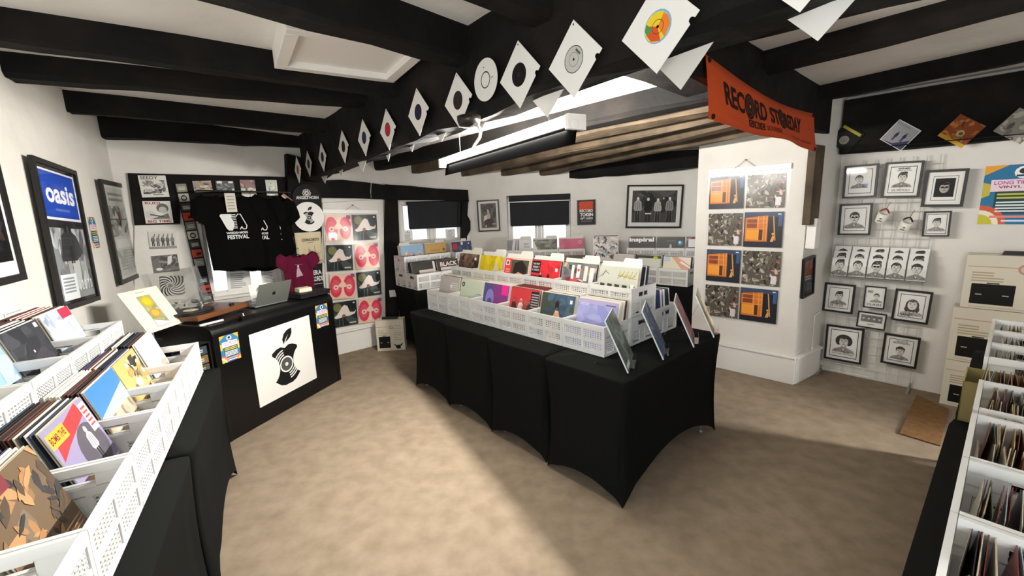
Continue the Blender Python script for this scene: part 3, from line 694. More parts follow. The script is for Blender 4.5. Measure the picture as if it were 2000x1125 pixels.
def c_redface(A):
    A.rect(0, 0, 1, 1, '#e9b0a4').rect(.03, .03, .3, .97, '#c43a3d').rect(.07, .78, .22, .93, '#e3d6c8').circ(.145, .85, .04, '#26333a').bars(.08, .45, .26, .7, 4, '#e59a94')
    A.rect(.3, .05, .97, .95, '#4a4c3e').circ(.66, .38, .26, '#c99a7c', .42, a=.3).poly([(.38, .5), (.42, .85), (.7, .95), (.92, .75), (.9, .55), (.6, .62)], '#23201d').circ(.68, .3, .05, '#3b2722', .02).circ(.7, .16, .05, '#6b3d35', .025).poly([(.66, .3), (.7, .22), (.76, .22)], '#a87a60')
def c_white_singer(A):
    A.rect(0, 0, 1, 1, '#bd2b31').noise(18, ['#a92329', '#c9363b', '#8f2128'], 15, sz=.2).rect(0, 0, .3, .6, '#4f2429').rect(.02, .66, .32, .97, '#1c181b')
    for i, t in enumerate(('THE FIRST', 'GREAT', 'E. DISCO')): A.txt(t, .05, .87 - i * .08, .29, .92 - i * .08, '#d6d2d0', .02)
    A.figure(.36, .2, .5, '#2d1a1d', '#b28a77').poly([(.56, .05), (.6, .45), (.68, .5), (.75, .1)], '#b5413f').circ(.63, .6, .05, '#4b1a1b', .07).ring(.64, .42, .06, .09, '#e8e2df', 16, 180, 380).rect(.84, .74, .92, .82, '#f0eaea')
def c_collage(A): A.rect(0, 0, 1, 1, '#6d6a68').noise(55, ['#4b5a66', '#a8484d', '#c9bfb5', '#3a3a3f', '#8d7f5f', '#c7a796', '#7b2a38', '#58606c'], 19, sz=.17).rect(.02, .05, .22, .5, '#1b1a1c').bars(.04, .1, .2, .46, 6, '#8f8b8a').rect(.28, .62, .36, .95, '#ebe6e2').rect(.44, .66, .54, .97, '#ece7e4').circ(.49, .84, .035, '#c4473e').rect(.66, .6, .76, .95, '#ded5d2').rect(.82, .5, .94, .92, '#e2dad8').circ(.4, .4, .08, '#b59b62').rect(.78, .05, .96, .4, '#8f2038')
def c_windows(A):
    A.rect(0, 0, 1, 1, '#b7b9ae')
    for i in range(5): A.poly([(.06 + i * .19, .38), (.065 + i * .19, .62), (.185 + i * .19, .61), (.175 + i * .19, .37)], '#33352d')
    for i in range(4): A.rect(.09 + i * .2, .12, .17 + i * .2, .24, '#a9aba1')
    A.rect(.83, .05, .94, .28, '#5a4d58').rect(.84, .56, .92, .64, '#f0efea')
    A.line(.02, .74, .2, .9, .012, '#4b4f3f').line(.1, .76, .16, .92, .012, '#4b4f3f').line(.16, .88, .27, .83, .012, '#4b4f3f')
    for i in range(9): A.line(.5 + i * .05, .74 + (i % 3) * .03, .55 + i * .05, .92 - (i % 2) * .07, .016, '#a39334')
    A.line(.5, .82, .96, .76, .018, '#a39334')
CENTRE = -48
ca = Vector((math.cos(R(CENTRE)), math.sin(R(CENTRE)), 0)); cb = Vector((.743, .669, 0)); C0 = Vector((.580, 2.119, 0)); TZ = .751
def CP(s, t, z=0): p = C0 - ca * s + cb * t; return Vector((p.x, p.y, z))
# four covered tables in a row, long sides touching
tl = ('nearest black-covered table of the centre row, display stands along its edge', 'second black-covered centre table counted from the photographer', 'third black-covered centre table counted from the photographer', 'far end black-covered centre table, beside the cardboard case box')
for i in range(4):
    spandex_table(CP(.305 + .605 * i, .61 + .018 * i, 0), R(CENTRE), .6, 1.215 - .01 * i, TZ + (.004 if i == 1 else 0), tl[i], 'black tables of the centre island', seed=i)
cz = TZ + .006
fl = [('pale grey sleeve with a stone figure', c_grey_statue), ('pale mint sleeve with a moon edge', c_mint), ('purple sleeve with a magenta corner', c_violet), ('red group sleeve with a black panel', c_redband), ('dark blue sleeve with a robed figure', c_robe), ('lilac sky sleeve', c_lilac)][::-1]
ml = [('brown woodland sleeve', c_brown), ('yellow sleeve', c_yellow), ('red sleeve with a big face', c_redface), ('red disco sleeve with a black caption', c_white_singer), ('crowded collage sleeve', c_collage), ('grey sleeve with five dark panes', c_windows)][::-1]
LIGHT = [0, 1, 3, 4, 6, 8, 10, 1, 4, 0, 5, 7]; RED = [9, 9, 5, 0, 9]
for i in range(6):
    s = .31 + .168 + .3385 * i
    rank = ('nearest', 'second nearest', 'third nearest', 'third from the far end', 'second from the far end', 'far end')[i]
    p = CP(s, .38, cz)
    crate(p, R(CENTRE), 'white front centre crate holding the ' + fl[i][0], 'low front crates of the centre island', D=.28)
    stack(p, R(CENTRE), fl[i][1], fl[i][0].capitalize() + ' at the front of a low centre crate', None, 15 if i < 3 else 11, -.055, .0115, 14, .35, i, 'the ' + fl[i][0], dark=RED if i == 2 else LIGHT)
    p2 = CP(s, .68, cz)
    a = crate(p2, R(CENTRE), 'white bottom centre crate under the ' + ml[i][0], 'bottom crates of the raised centre row', D=.3)
    p3 = CP(s, .68, cz + .192)
    crate(p3, R(CENTRE), 'raised white centre crate holding the ' + ml[i][0], 'raised crates of the centre island', D=.3)
    stack(p3, R(CENTRE), ml[i][1], ml[i][0].capitalize() + ' at the front of a raised centre crate', None, 9 if i < 2 else 5, -.115, .018, 14, .5, i + 20, 'the ' + ml[i][0], dark=[2, 7, 11, 0, 12, 3, 10])
    divider(p3, R(CENTRE), -.09, 14, 'pale divider card with a raised tab behind the ' + ml[i][0], 1 if i != 5 else 1, h=.372)
    if i < 3:
        p4 = CP(s, .99, cz)
        crate(p4, R(CENTRE), ('nearest', 'middle', 'farther')[i] + ' white crate of the row at the back of the centre island', 'back crates of the centre island', D=.3)
        if i == 0: stack(p4, R(CENTRE + 180), None, 'blue edged sleeve in the back crate at the near end of the centre island', None, 9, -.1, .02, 10, .5, 33, 'the sleeve in the back centre crate', dark=[12, 7, 4, 12, 7, 10])
# records on clear easels at the near edge of the island
def e_dark(A): A.rect(0, 0, 1, 1, '#5f6b68').noise(26, ['#4b5754', '#7d8a86', '#6b7672', '#8f9b96'], 41, sz=.25).rect(.05, .04, .4, .12, '#cfd6d2')
def e_blue(A): A.rect(0, 0, 1, 1, '#3f5578').noise(20, ['#2f4263', '#5d7397', '#8ea2bf'], 42, sz=.25)
def e_rose(A): A.rect(0, 0, 1, 1, '#8d5a62').noise(20, ['#a36d72', '#71434c', '#b78b86'], 43, sz=.25)
def e_cream(A): A.rect(0, 0, 1, 1, '#8f8672').noise(20, ['#a39a86', '#756c5a', '#c2b9a4'], 44, sz=.25)
def easel(x, y, az, fn, what):
    rzv = R(az); o = Vector((x, y, TZ + .004)); ln = 24
    r = thing('record_easel', 'clear acrylic easel holding the ' + what + ' record', 'display stand', o, rzv)
    b = B()
    b.box(-.07, -.03, .012, .07, -.027, .05); b.box(-.07, -.03, .01, .07, .012, .013); b.build('ledge', ACRYL, r)
    b = B()
    for x_ in (-.06, .06):
        b.hexa([(x_ - .008, .006, 0), (x_ + .008, .006, 0), (x_ + .008, .01, 0), (x_ - .008, .01, 0)], [(x_ - .008, .115, .25), (x_ + .008, .115, .25), (x_ + .008, .119, .25), (x_ - .008, .119, .25)])
    b.build('back_rest', ACRYL, r)
    b = B(); b.hexa([(-.012, .2, 0), (.012, .2, 0), (.012, .204, 0), (-.012, .204, 0)], [(-.012, .1, .21), (.012, .1, .21), (.012, .104, .21), (-.012, .104, .21)]); b.build('prop_leg', ACRYL, r)
    M = Matrix.Translation(o) @ Matrix.Rotation(rzv, 4, 'Z')
    record(M @ Vector((0, -.006, .014)), rotm(rzv, R(ln)), what.capitalize() + ' record leaning on a clear easel at the near table edge', fn, None, th=.008, edge='#cfd6da')
for x_, y_, az, fn, wt in ((.67, 2.37, 69.5, e_dark, 'grey-green'), (.93, 2.555, 68.8, e_blue, 'steel blue'), (1.20, 2.755, 67, e_rose, 'dusty rose'), (1.42, 2.94, 65, e_cream, 'stone coloured')): easel(x_, y_, az, fn, wt)

# ------------------------------------------------------------------ left wall tables and crates
LA = -61.5; la = Vector((-.477, .879, 0)); lb = Vector((-.879, -.477, 0)); L0 = Vector((-1.862, 2.620, 0))
def LP(s, t, z=0): p = L0 + la * s + lb * t; return Vector((p.x, p.y, z))
LRZ = R(118.5)        # crates face the aisle, X runs along the row
for i, (s, lbl) in enumerate(((-.575, 'black-covered table along the left wall, next to the counter'), (-1.74, 'black-covered table at the near end of the left wall'))):
    spandex_table(LP(s, .39, 0), R(LA), 1.14, .77, TZ, lbl, 'black tables along the left wall', arch=(.2, .1), pinch=.03)
def c_blush(A): A.rect(0, 0, 1, 1, '#e5e2e0').noise(16, ['#eceae9', '#dcd8d6', '#e9d2cb'], 51, sz=.22).rect(.62, .06, .95, .5, '#dba79c').rect(.7, .15, .9, .38, '#c98578')
def c_soldier(A): A.rect(0, 0, 1, 1, '#c9a468').noise(34, ['#dcc69a', '#3f3c38', '#6d665c', '#b98f52', '#e4d6b8', '#2f2d2b'], 52, .3, .1, 1, .95, .15).rect(0, 0, .28, 1, '#cfa765').rect(.84, .6, .92, .68, '#f2efe9')
def c_beach(A): A.rect(0, 0, 1, 1, '#b9a98e').rect(0, .55, 1, 1, '#3f78b8').poly([(0, .55), (1, .55), (1, .78), (.5, .7), (0, .62)], '#9fb6c6').noise(40, ['#cdbfa6', '#9c8c74', '#8a8276', '#d6cab4', '#a59a8a'], 53, 0, 0, 1, .55, .1)
def c_lavender(A):
    A.rect(0, 0, 1, 1, '#8e86a6').poly([(.05, .62), (.12, .86), (.8, 1), (.86, .84), (.3, .7)], '#c23b3d').rect(.02, .78, .4, .94, '#d9a63c').txt('BOMB THE', .05, .82, .37, .9, '#7b2a1f', .02)
    A.circ(.66, .48, .3, '#55515a').figure(.68, .24, .5, '#b9b6bd', '#d4cfd0').circ(.25, .2, .12, '#d8a765').rect(.82, .6, .98, .95, '#e8e6e6').bars(.84, .65, .96, .92, 5, '#a94a4a')
def c_greenbush(A): A.rect(0, 0, 1, 1, '#6d5a46').noise(55, ['#8b6a4c', '#a57a52', '#54473b', '#7c6c5c', '#3b3a3a', '#b48a60'], 55, sz=.14).rect(0, .86, .5, 1, '#7a3840')
def c_slate(A): A.rect(0, 0, 1, 1, '#3a3c42').noise(22, ['#45474e', '#303238', '#54565e', '#3f3a44'], 56, sz=.25).circ(.5, .62, .02, '#e9ecf2').circ(.62, .45, .02, '#dfe3ea').rect(.86, .9, .95, .97, '#eceae6')
def c_skyart(A): A.rect(0, 0, 1, 1, '#8fb0d0').noise(20, ['#a9c2da', '#d8dfe6', '#7aa0c6'], 57, sz=.25).poly([(0, .55), (.1, .8), (.35, .8), (.4, .5), (.2, .4)], '#c8685a').poly([(.55, 0), (.6, .4), (.8, .42), (.85, 0)], '#3a3836')
def c_silver(A): A.rect(0, 0, 1, 1, '#b8c2d2').noise(20, ['#dfe6f0', '#8f9bb0', '#cfd8e6', '#a4aec0'], 58, sz=.22).rect(.6, .84, .98, 1, '#b8344f')
LD = [12, 11, 2, 0, 4, 5, 7, 8, 11, 3]
edges = [-.147, -.48, -.79, -1.12, -1.49, -1.88]
front = [('blush and white sleeve', c_blush, 10), ('sepia figure sleeve', c_soldier, 10), ('blue sky and shingle sleeve', c_beach, 11), ('lavender and red poster sleeve', c_lavender, 12), ('brown thicket sleeve', c_greenbush, 9)]
def lcrate(s0, s1, t, z, label, group):
    return crate(LP((s0 + s1) / 2, t, z), LRZ, label, group, L=round(abs(s0 - s1) - .004, 3), D=.29)
for i, (nm, fn, n) in enumerate(front):
    s0, s1 = edges[i] + (.08 if i == 0 else 0), edges[i + 1]
    lcrate(s0, s1, .24, cz, 'white lower crate by the left wall holding the ' + nm, 'lower crates along the left wall')
    stack(LP((s0 + s1) / 2, .24, cz), LRZ, fn, nm.capitalize() + ' at the front of a lower left crate', None, n, -.035, .0135, 17, .6, 60 + i, 'the ' + nm, x=-.005, dark=LD)
lcrate(-1.88, -2.25, .24, cz, 'near white crate cut by the lower left corner of the photo', 'lower crates along the left wall')
up = [(-.10, -.46, 'silver plastic-wrapped sleeve', c_silver, 12), (-.46, -.80, 'slate night sleeve', c_slate, 9), (-.80, -1.14, 'pale sky painting sleeve', c_skyart, 7)]
for i, (s0, s1, nm, fn, n) in enumerate(up):
    lcrate(s0, s1, .56, cz, 'white bottom crate by the left wall under the ' + nm, 'bottom crates of the left wall stack')
    lcrate(s0, s1, .56, cz + .192, 'raised white crate by the left wall holding the ' + nm, 'raised crates along the left wall')
    stack(LP((s0 + s1) / 2, .56, cz + .192), LRZ, fn, nm.capitalize() + ' at the front of a raised left crate', None, n, -.035, .0135, 16, .6, 80 + i, 'the ' + nm, x=0, dark=[5, 9, 11, 2, 0, 3, 7, 4])
for s0, s1 in ((-1.14, -1.5), (-1.5, -1.86)):
    w_ = 'nearer' if s1 < -1.6 else 'farther'
    lcrate(s0, s1, .56, cz, w_ + ' bottom crate under the two empty raised left crates', 'bottom crates of the left wall stack')
    lcrate(s0, s1, .56, cz + .192, w_ + ' of the two empty raised crates at the near left', 'raised crates along the left wall')

# ------------------------------------------------------------------ crates under the two blind windows
def c_party(A): A.rect(0, 0, 1, 1, '#8fb1cc').rect(0, .0, 1, .35, '#6d5a50').noise(60, ['#c94f44', '#d98f4a', '#e3c05c', '#7a3d5e', '#d9a58c', '#b5483b', '#8a4a8a', '#e8d9c8'], 71, 0, .05, 1, .75, .1)
def c_kraft(A): A.rect(0, 0, 1, 1, '#4f4336').rect(0, .35, 1, 1, '#c09a5e').txt('PAISLEY', .25, .66, .72, .76, '#8c6b3b', .01).circ(.87, .72, .06, '#6a4f30')
def c_navy(A): A.rect(0, 0, 1, 1, '#39415c').noise(14, ['#454d6a', '#2e3550', '#515a75'], 73, sz=.2).rect(.05, .68, .28, .92, '#b8343a').rect(.46, .86, .56, .98, '#e7e7ec').circ(.86, .9, .03, '#e6e6ea')
def c_darkcard(A): A.rect(0, 0, 1, 1, '#34352f').rect(.28, 0, 1, .7, '#cfc0b4').circ(.5, .45, .03, '#6d625a').circ(.83, .2, .13, '#4a3f3a').rect(.9, .3, 1, 1, '#d8d3cc')
def c_black_red(A): A.rect(0, 0, 1, 1, '#4a3b38').rect(.15, .25, 1, .7, '#d9d2ce').txt('BLACK', .15, .74, .95, .92, '#e6dcd8', .03).noise(14, ['#a8433f', '#8f3532', '#c46a62'], 75, .3, .3, .95, .6, .1)
AB = 40; abx = Vector((math.cos(R(AB)), math.sin(R(AB)), 0)); aby = Vector((-abx.y, abx.x, 0)); A0 = Vector((-1.115, 5.012, 0))
def WP(s, t, z=0): p = A0 + abx * s + aby * t; return Vector((p.x, p.y, z))
spandex_table(WP(.42, .27, 0), R(AB), .94, .58, TZ, 'black-covered table in the corner under the left blind', None, arch=(.1, .1))
for k, (s, nm, fn, n) in enumerate(((.17, 'dark sleeve with a pale card', c_darkcard, 7), (.51, 'black and white lettered sleeve', c_black_red, 6))):
    crate(WP(s, .145, cz), R(AB), 'low white corner crate holding the ' + nm, 'low crates in the window corner')
    stack(WP(s, .145, cz), R(AB), fn, nm.capitalize() + ' in a low corner crate', None, n, -.07, .018, 12, .4, 100 + k, 'the ' + nm, dark=[2, 7, 8, 11, 4])
for k, (s, nm, fn, n) in enumerate(((.17, 'painted crowd sleeve', c_party, 6), (.51, 'kraft brown sleeve', c_kraft, 6), (.85, 'navy sleeve with a red patch', c_navy, 4))):
    tt_ = .44 if k < 2 else .34
    if k < 2: crate(WP(s, tt_, cz), R(AB), 'white bottom corner crate under the ' + nm, 'bottom crates in the window corner')
    if k < 2: crate(WP(s, tt_, cz + .192), R(AB), 'raised white corner crate holding the ' + nm, 'raised crates in the window corner')
    else:
        crate(WP(s, tt_, cz), R(AB), 'white bottom corner crate under the ' + nm, 'bottom crates in the window corner'); crate(WP(s, tt_, cz + .192), R(AB), 'raised white corner crate holding the ' + nm, 'raised crates in the window corner')
    stack(WP(s, tt_, cz + .192), R(AB), fn, nm.capitalize() + ' in a raised corner crate below the left blind', None, n, -.08, .018, 8, .3, 110 + k, 'the ' + nm, dark=[4, 0, 12, 10])
    divider(WP(s, tt_, cz + .192), R(AB), -.05, 8, 'white divider card behind the ' + nm, -1 if k == 0 else 1, h=.35)

def c_stripes(A): A.rect(0, 0, 1, 1, '#d6d4d2').rect(0, 0, .5, 1, '#7d7a80').poly([(.1, 0), (.25, 1), (.36, 1), (.22, 0)], '#d8d4d4').poly([(.33, 0), (.4, 1), (.44, 1), (.38, 0)], '#d2cfd0').txt('NEW', .7, .78, .9, .86, '#77757a', .02).txt('WAVE', .7, .66, .92, .74, '#77757a', .02).bars(.6, .3, .95, .55, 3, '#a5a2a6')
def c_camo(A): A.rect(0, 0, 1, 1, '#6d6b5d').noise(34, ['#5a594d', '#8a8877', '#4a4a40', '#a3a08c'], 81, sz=.2).poly([(0, .6), (.02, .95), (.2, .55), (.4, .5), (.3, .4)], '#e6e4da')
def c_pink(A): A.rect(0, 0, 1, 1, '#c2607a').noise(10, ['#c86a82', '#b85570'], 82, sz=.25).ring(.85, .85, .05, .07, '#e9b9c4').rect(.42, .38, .58, .55, '#e2c0c4').rect(.46, .42, .54, .52, '#4a3438')
def c_ink(A): A.rect(0, 0, 1, 1, '#e9e6e2').rect(.02, .02, .98, .98, '#cfc6c0').noise(70, ['#2b282a', '#4a4648', '#6b6466', '#e4dcd8', '#c9a9aa', '#9ab0b4', '#eae4e0'], 83, .03, .03, .97, .93, .12).rect(.02, .95, .98, .98, '#2a2627').txt('Mardi', .2, .56, .62, .66, '#f0ecea', .02)
def c_spiral(A): A.rect(0, 0, 1, 1, '#2c2022').rect(0, 0, 1, .5, '#7d3f2c').noise(26, ['#c8762e', '#8a3a2c', '#5a2b3a', '#d99a4a', '#3e2230'], 84, 0, 0, 1, .55, .14).txt('inspiral', .02, .78, .98, 1.0, '#f0efec', .04).circ(.18, .3, .12, '#d98a3a')
def c_sparse(A): A.rect(0, 0, 1, 1, '#3a3b35').rect(.35, .84, .7, .88, '#5d5f58').poly([(.45, .45), (.48, .72), (.54, .72), (.56, .45)], '#b6b5a8').poly([(.08, .38), (.2, .5), (.4, .46), (.6, .5), (.82, .48), (.9, .38)], '#cac8ba').circ(.86, .78, .09, '#3f92bb').circ(.84, .8, .04, '#d6e6ee')
def c_plum(A): A.rect(0, 0, 1, 1, '#6d4450').noise(30, ['#85606a', '#573540', '#9a7d80', '#432a34'], 86, sz=.15).rect(.06, .62, .4, .92, '#e4e0e2')
def c_olive(A): A.rect(0, 0, 1, 1, '#3e4132').rect(.1, .3, 1, .9, '#d9d8cf').rect(0, .9, 1, 1, '#3e4a38').circ(.78, .93, .09, '#c7c23c', .06)
def c_creamrose(A): A.rect(0, 0, 1, 1, '#e2dcc4').poly([(.3, 1), (1, 1), (1, .5), (.7, .55)], '#d9a58c').poly([(.5, 1), (1, 1), (1, .7)], '#efe2d4').rect(.03, .82, .25, .98, '#bfcad6').poly([(.6, .8), (1, .6), (1, .66), (.66, .85)], '#f6ece2')
def c_shadowbox(A): A.rect(0, 0, 1, 1, '#4c4640').rect(0, .7, .3, 1, '#6d4f54').rect(.84, .86, .94, .93, '#ecebe8')
# far row beneath the middle window
FA = -5; fax = Vector((math.cos(R(FA)), math.sin(R(FA)), 0)); fay = Vector((-fax.y, fax.x, 0)); F0 = Vector((-.075, 5.45, 0))
def FP(s, t, z=0): p = F0 + fax * s + fay * t; return Vector((p.x, p.y, z))
spandex_table(FP(.5, .12, 0), R(FA), 1.15, .62, TZ, 'black-covered table against the far wall below the middle window', None, arch=(.1, .1))
for k, (s, nm, fn) in enumerate(((.17, 'grey striped sleeve', c_stripes), (.51, 'mottled olive sleeve', c_camo), (.85, 'pink sleeve', c_pink))):
    crate(FP(s, .29, cz), R(FA), 'white bottom crate, middle window, under the ' + nm, 'bottom crates under the middle window')
    crate(FP(s, .29, cz + .192), R(FA), 'raised white crate below the middle window holding the ' + nm, 'raised crates under the middle window')
    stack(FP(s, .29, cz + .192), R(FA), fn, nm.capitalize() + ' just below the middle window', None, 4, -.1, .02, 6, .3, 130 + k, 'the ' + nm, dark=[4, 0, 10])
    divider(FP(s, .29, cz + .192), R(FA), -.02, 5, 'white divider card behind the ' + nm, 1, h=.352)
for k, (s, nm, fn) in enumerate(((.17, 'white sleeve with a plain front', lambda A: A.rect(0, 0, 1, 1, '#e4e3e0')), (.51, 'pale lilac sleeve with a dot', lambda A: A.rect(0, 0, 1, 1, '#a9abc8').rect(.7, .85, .8, .93, '#eceaf2')), (.87, 'dark shadowy sleeve', c_shadowbox))):
    crate(FP(s, -.02, cz), R(FA), 'low white far crate holding the ' + nm, 'low crates under the middle window')
    stack(FP(s, -.02, cz), R(FA), fn, nm.capitalize() + ' in the low row under the middle window', None, 4, -.06, .02, 12, .3, 140 + k, 'the ' + nm)
# crates in the corner left of the pier
GA = -42; gax = Vector((math.cos(R(GA)), math.sin(R(GA)), 0)); gay = Vector((-gax.y, gax.x, 0)); G0 = Vector((1.925, 4.655, 0))
def GP(s, t, z=0): p = G0 - gax * s + gay * t; return Vector((p.x, p.y, z))
spandex_table(GP(.465, .36, 0), R(GA), 1.16, .74, TZ, 'black-covered table in the corner behind the island, left of the pier', None, arch=(.1, .1))
for k, (s, nm, fn, n) in enumerate(((.16, 'cream and salmon sleeve', c_creamrose, 3), (.5, 'white sleeve with a yellow sticker', c_olive, 6), (.84, 'pale pink lettered sleeve', lambda A: A.rect(0, 0, 1, 1, '#d8d0cc').rect(.05, .78, .2, .86, '#8a8486').rect(.3, .1, .9, .5, '#cdb5b0'), 5))):
    crate(GP(s, .145, cz), R(GA), 'low white crate left of the pier holding the ' + nm, 'low crates left of the pier')
    stack(GP(s, .145, cz), R(GA), fn, nm.capitalize() + ' in a low crate left of the pier', None, n, -.08, .02, 10, .4, 150 + k, 'the ' + nm, dark=[0, 5, 2, 4])
# raised row along the far wall behind them
HA = -24; hax = Vector((math.cos(R(HA)), math.sin(R(HA)), 0)); hay = Vector((-hax.y, hax.x, 0)); q0_, q1_ = rz(1207, 489, 1.125), rz(1352, 490, 1.125)
H0 = Vector((1.47, 5.42, 0))
def HP(s, t, z=0): p = H0 + hax * s + hay * t; return Vector((p.x, p.y, z))
for k, (s, nm, fn, n) in enumerate(((.17, 'black sleeve with bold white lettering', c_spiral, 7), (.51, 'charcoal sleeve with a blue sticker', c_sparse, 6), (.85, 'plum patterned sleeve', c_plum, 3))):
    crate(HP(s, .1, cz), R(HA), 'white bottom far crate under the ' + nm, 'bottom crates right of the middle window')
    crate(HP(s, .1, cz + .192), R(HA), 'raised white far wall crate holding the ' + nm, 'raised crates right of the middle window')
    stack(HP(s, .1, cz + .192), R(HA), fn, nm.capitalize() + ' below the big band photograph', None, n, -.1, .02, 6, .3, 160 + k, 'the ' + nm, dark=[2, 8, 11, 3])
# the black and white sleeve propped between the two far rows
pp = W2.hit(1183, 505, .42)
record(Vector((pp.x, pp.y, 1.0)), rotm(R(-10), R(10)), 'black and white scribbled sleeve propped up between the two far crate rows', c_ink, None)
tb = B(); tb.box(-.12, -.06, 0, .12, .1, .245 - .0); o = tb.build('record_crate', CRATE, None, (pp.x, pp.y, cz), (0, 0, R(-10)), bevel=.006)
tag(o, 'white upturned box under the scribbled black and white sleeve', 'box')
# ================================================================== LEFT WALL
def p_oasis(A):
    A.rect(0, 0, 1, 1, '#77797a').rect(.0, .62, 1, 1, '#e9eaf0').rect(.035, .64, .965, .985, '#2347a8')
    A.rect(.06, .66, .94, .965, '#2a4fb4').txt('oasis', .12, .75, .9, .9, '#eceef4', .03).rect(.3, .69, .7, .71, '#5c77c4')
    A.rect(0, 0, 1, .62, '#8c8e8e').noise(50, ['#6f7172', '#a6a8a8', '#55575a', '#bfc1c1', '#7f8182'], 21, 0, .05, 1, .6, .2).rect(0, .56, 1, .62, '#2c2d2f')
    A.poly([(.2, .3), (.3, .5), (.5, .56), (.72, .5), (.86, .36), (.62, .3)], '#3a3b3e').circ(.5, .56, .1, '#232426', .05).figure(.5, .28, .3, '#3a3b3e', '#4a4b4e')
    A.rect(.05, .0, .5, .2, '#dfe3e6').bars(.1, .05, .42, .18, 5, '#8d9296').txt('1 2 3 7 0', .55, .06, .95, .14, '#e9ecef', .01)
framed(LW, ((50, 306), (141, 330), (190, 590), (116, 604)), .025, 'tall black-framed poster headed by a blue and white lettered sign', p_oasis, .03, .02, group=None, mcol='#1a1a1b')
def p_lineup(A):
    A.rect(0, 0, 1, 1, '#d3d4cd').bars(.15, .84, .85, .96, 2, '#9a9b95').noise(30, ['#a9aaa3', '#8d8e88', '#bfc0b8', '#77756f'], 22, .05, .45, .95, .8, .15).figure(.5, .55, .22, '#a05a50').rect(0, .64, 1, .655, '#6b6a66')
    A.rect(.12, .32, .88, .42, '#e4e5df').bars(.16, .06, .86, .3, 7, '#a6a8a2').noise(16, ['#a9b3ac', '#c0c6bf'], 23, .05, .04, .95, .3, .14)
framed(LW, ((189, 348), (238, 361), (274, 538), (233, 558)), .025, 'tall black-framed line drawing poster nearest the back corner of the left wall', p_lineup, .035, .02)
def p_dark(A): A.rect(0, 0, 1, 1, '#e4e2df').rect(.04, .12, .96, .96, '#121214').noise(14, ['#3a2a22', '#4a3a44', '#8a4a2a', '#22222a'], 24, .3, .3, .9, .9, .2)
tr = LW.sz(-6, 356, .025); br = LW.sz(43, 546, .025)
w_ = .62; zt_, zb_ = 2.03, LW.sz(43, 546, .025)[1]; sx = br[0]
def pxl(P, s, z, off):
    p = P.at(s, z, off) - CAM; d = p.dot(FW); return (1000 + FPX * p.dot(RT) / d, 562.5 - FPX * p.dot(UP) / d)
framed(LW, tuple(pxl(LW, *q, .025) for q in ((sx - w_, zt_), (sx, zt_), (sx, zb_), (sx - w_, zb_))), .025, 'dark photograph in a black frame cut off by the left edge of the photo', p_dark, .035, .0, cat='framed picture')
sheet(LW, (171.8, 423.8), (184.9, 423.8), (196, 483.5), (182, 485.4), .003, 'gig_flyer', 'small colourful gig flyer on the left wall between two tall frames', 'flyer', festival)
sheet(LW, (9, 613), (43, 601), (45, 608), (9, 620), .003, 'shelf_label', 'white strip label on the left wall above the raised crates', 'label', lambda A: A.rect(0, 0, 1, 1, '#e9e6e0').bars(.08, .3, .92, .9, 1, '#a7a39c', fill=.5))

# ================================================================== BACK WALL WITH THE SHIRTS
def bw(seed, n=24, sz=.2, bg='#c9c6bf'):
    def f(A): A.rect(0, 0, 1, 1, bg).noise(n, ['#5b5955', '#8c8a85', '#3b3a38', '#dedbd4', '#73716c'], seed, .05, .05, .95, .85, sz)
    return f
def c_bullies(A): A.rect(0, 0, 1, 1, '#d9d6ce').txt('SEEDY', .06, .82, .7, .97, '#55534f', .02).noise(30, ['#4a4846', '#8c8983', '#6a6763', '#b9b6af'], 31, .08, .15, .92, .78, .18).rect(.35, .06, .85, .17, '#e6e3db').bars(.4, .07, .8, .16, 1, '#6a6763')
def c_big(A): A.rect(0, 0, 1, 1, '#d8d4cb').txt('RUDI', .08, .86, .62, .97, '#a33a38', .03).txt('BIG TIME', .08, .03, .92, .15, '#a33a38', .03).circ(.22, .38, .2, '#c8c5bd').circ(.68, .68, .22, '#5d5b57').circ(.68, .6, .15, '#b5b2aa').poly([(.2, .18), (.5, .3), (.85, .45), (.9, .2)], '#6d6b66').line(.2, .4, .7, .28, .06, '#4a4845')
def c_dancers(A):
    A.rect(0, 0, 1, 1, '#cfccc5')
    for i in range(5): A.figure(.14 + i * .18, .14, .6, ('#6a6864', '#8a8883', '#55534f')[i % 3], '#b4b1aa').line(.14 + i * .18, .5, .24 + i * .16, .86, .04, '#77756f')
    A.rect(0, 0, 1, .12, '#8f8d87')
def c_stage(A): A.rect(0, 0, 1, 1, '#6f6d69').noise(22, ['#5a5855', '#8a8883', '#4c4a48'], 33, sz=.24).poly([(.55, .4), (.62, .9), (.8, .95), (.72, .5)], '#d9d6d0').circ(.22, .2, .13, '#dcd9d3', .09)
def c_swirl(A):
    A.rect(0, 0, 1, 1, '#e4e2dd')
    for k in range(14):
        a0 = k * 2 * math.pi / 14; pts = []
        for j in range(9):
            r = .12 + .6 * j / 8; a = a0 + 1.6 * j / 8; pts.append((min(1, max(0, .42 + r * math.cos(a))), min(1, max(0, .5 + r * math.sin(a)))))
        for j in range(8, -1, -1):
            r = .12 + .6 * j / 8; a = a0 + .22 + 1.6 * j / 8; pts.append((min(1, max(0, .42 + r * math.cos(a))), min(1, max(0, .5 + r * math.sin(a)))))
        A.poly(pts, '#2c2b2b')
    A.circ(.4, .55, .16, '#c6c4bf').circ(.4, .5, .1, '#8e8c87')
def wsleeve(P, qd, off, lbl, fn, nm='record_sleeve', cat='record', group=None, th=.005, mats=None):
    return sheet(P, *qd, off, nm, lbl, cat, fn, group, th, mats or GLOSSY)
wsleeve(WB, ((270.4, 342.9), (323.8, 342.4), (330.3, 384.9), (276, 385.4)), .04, 'black and white group photo sleeve pinned at the top left of the dark beam', c_bullies)
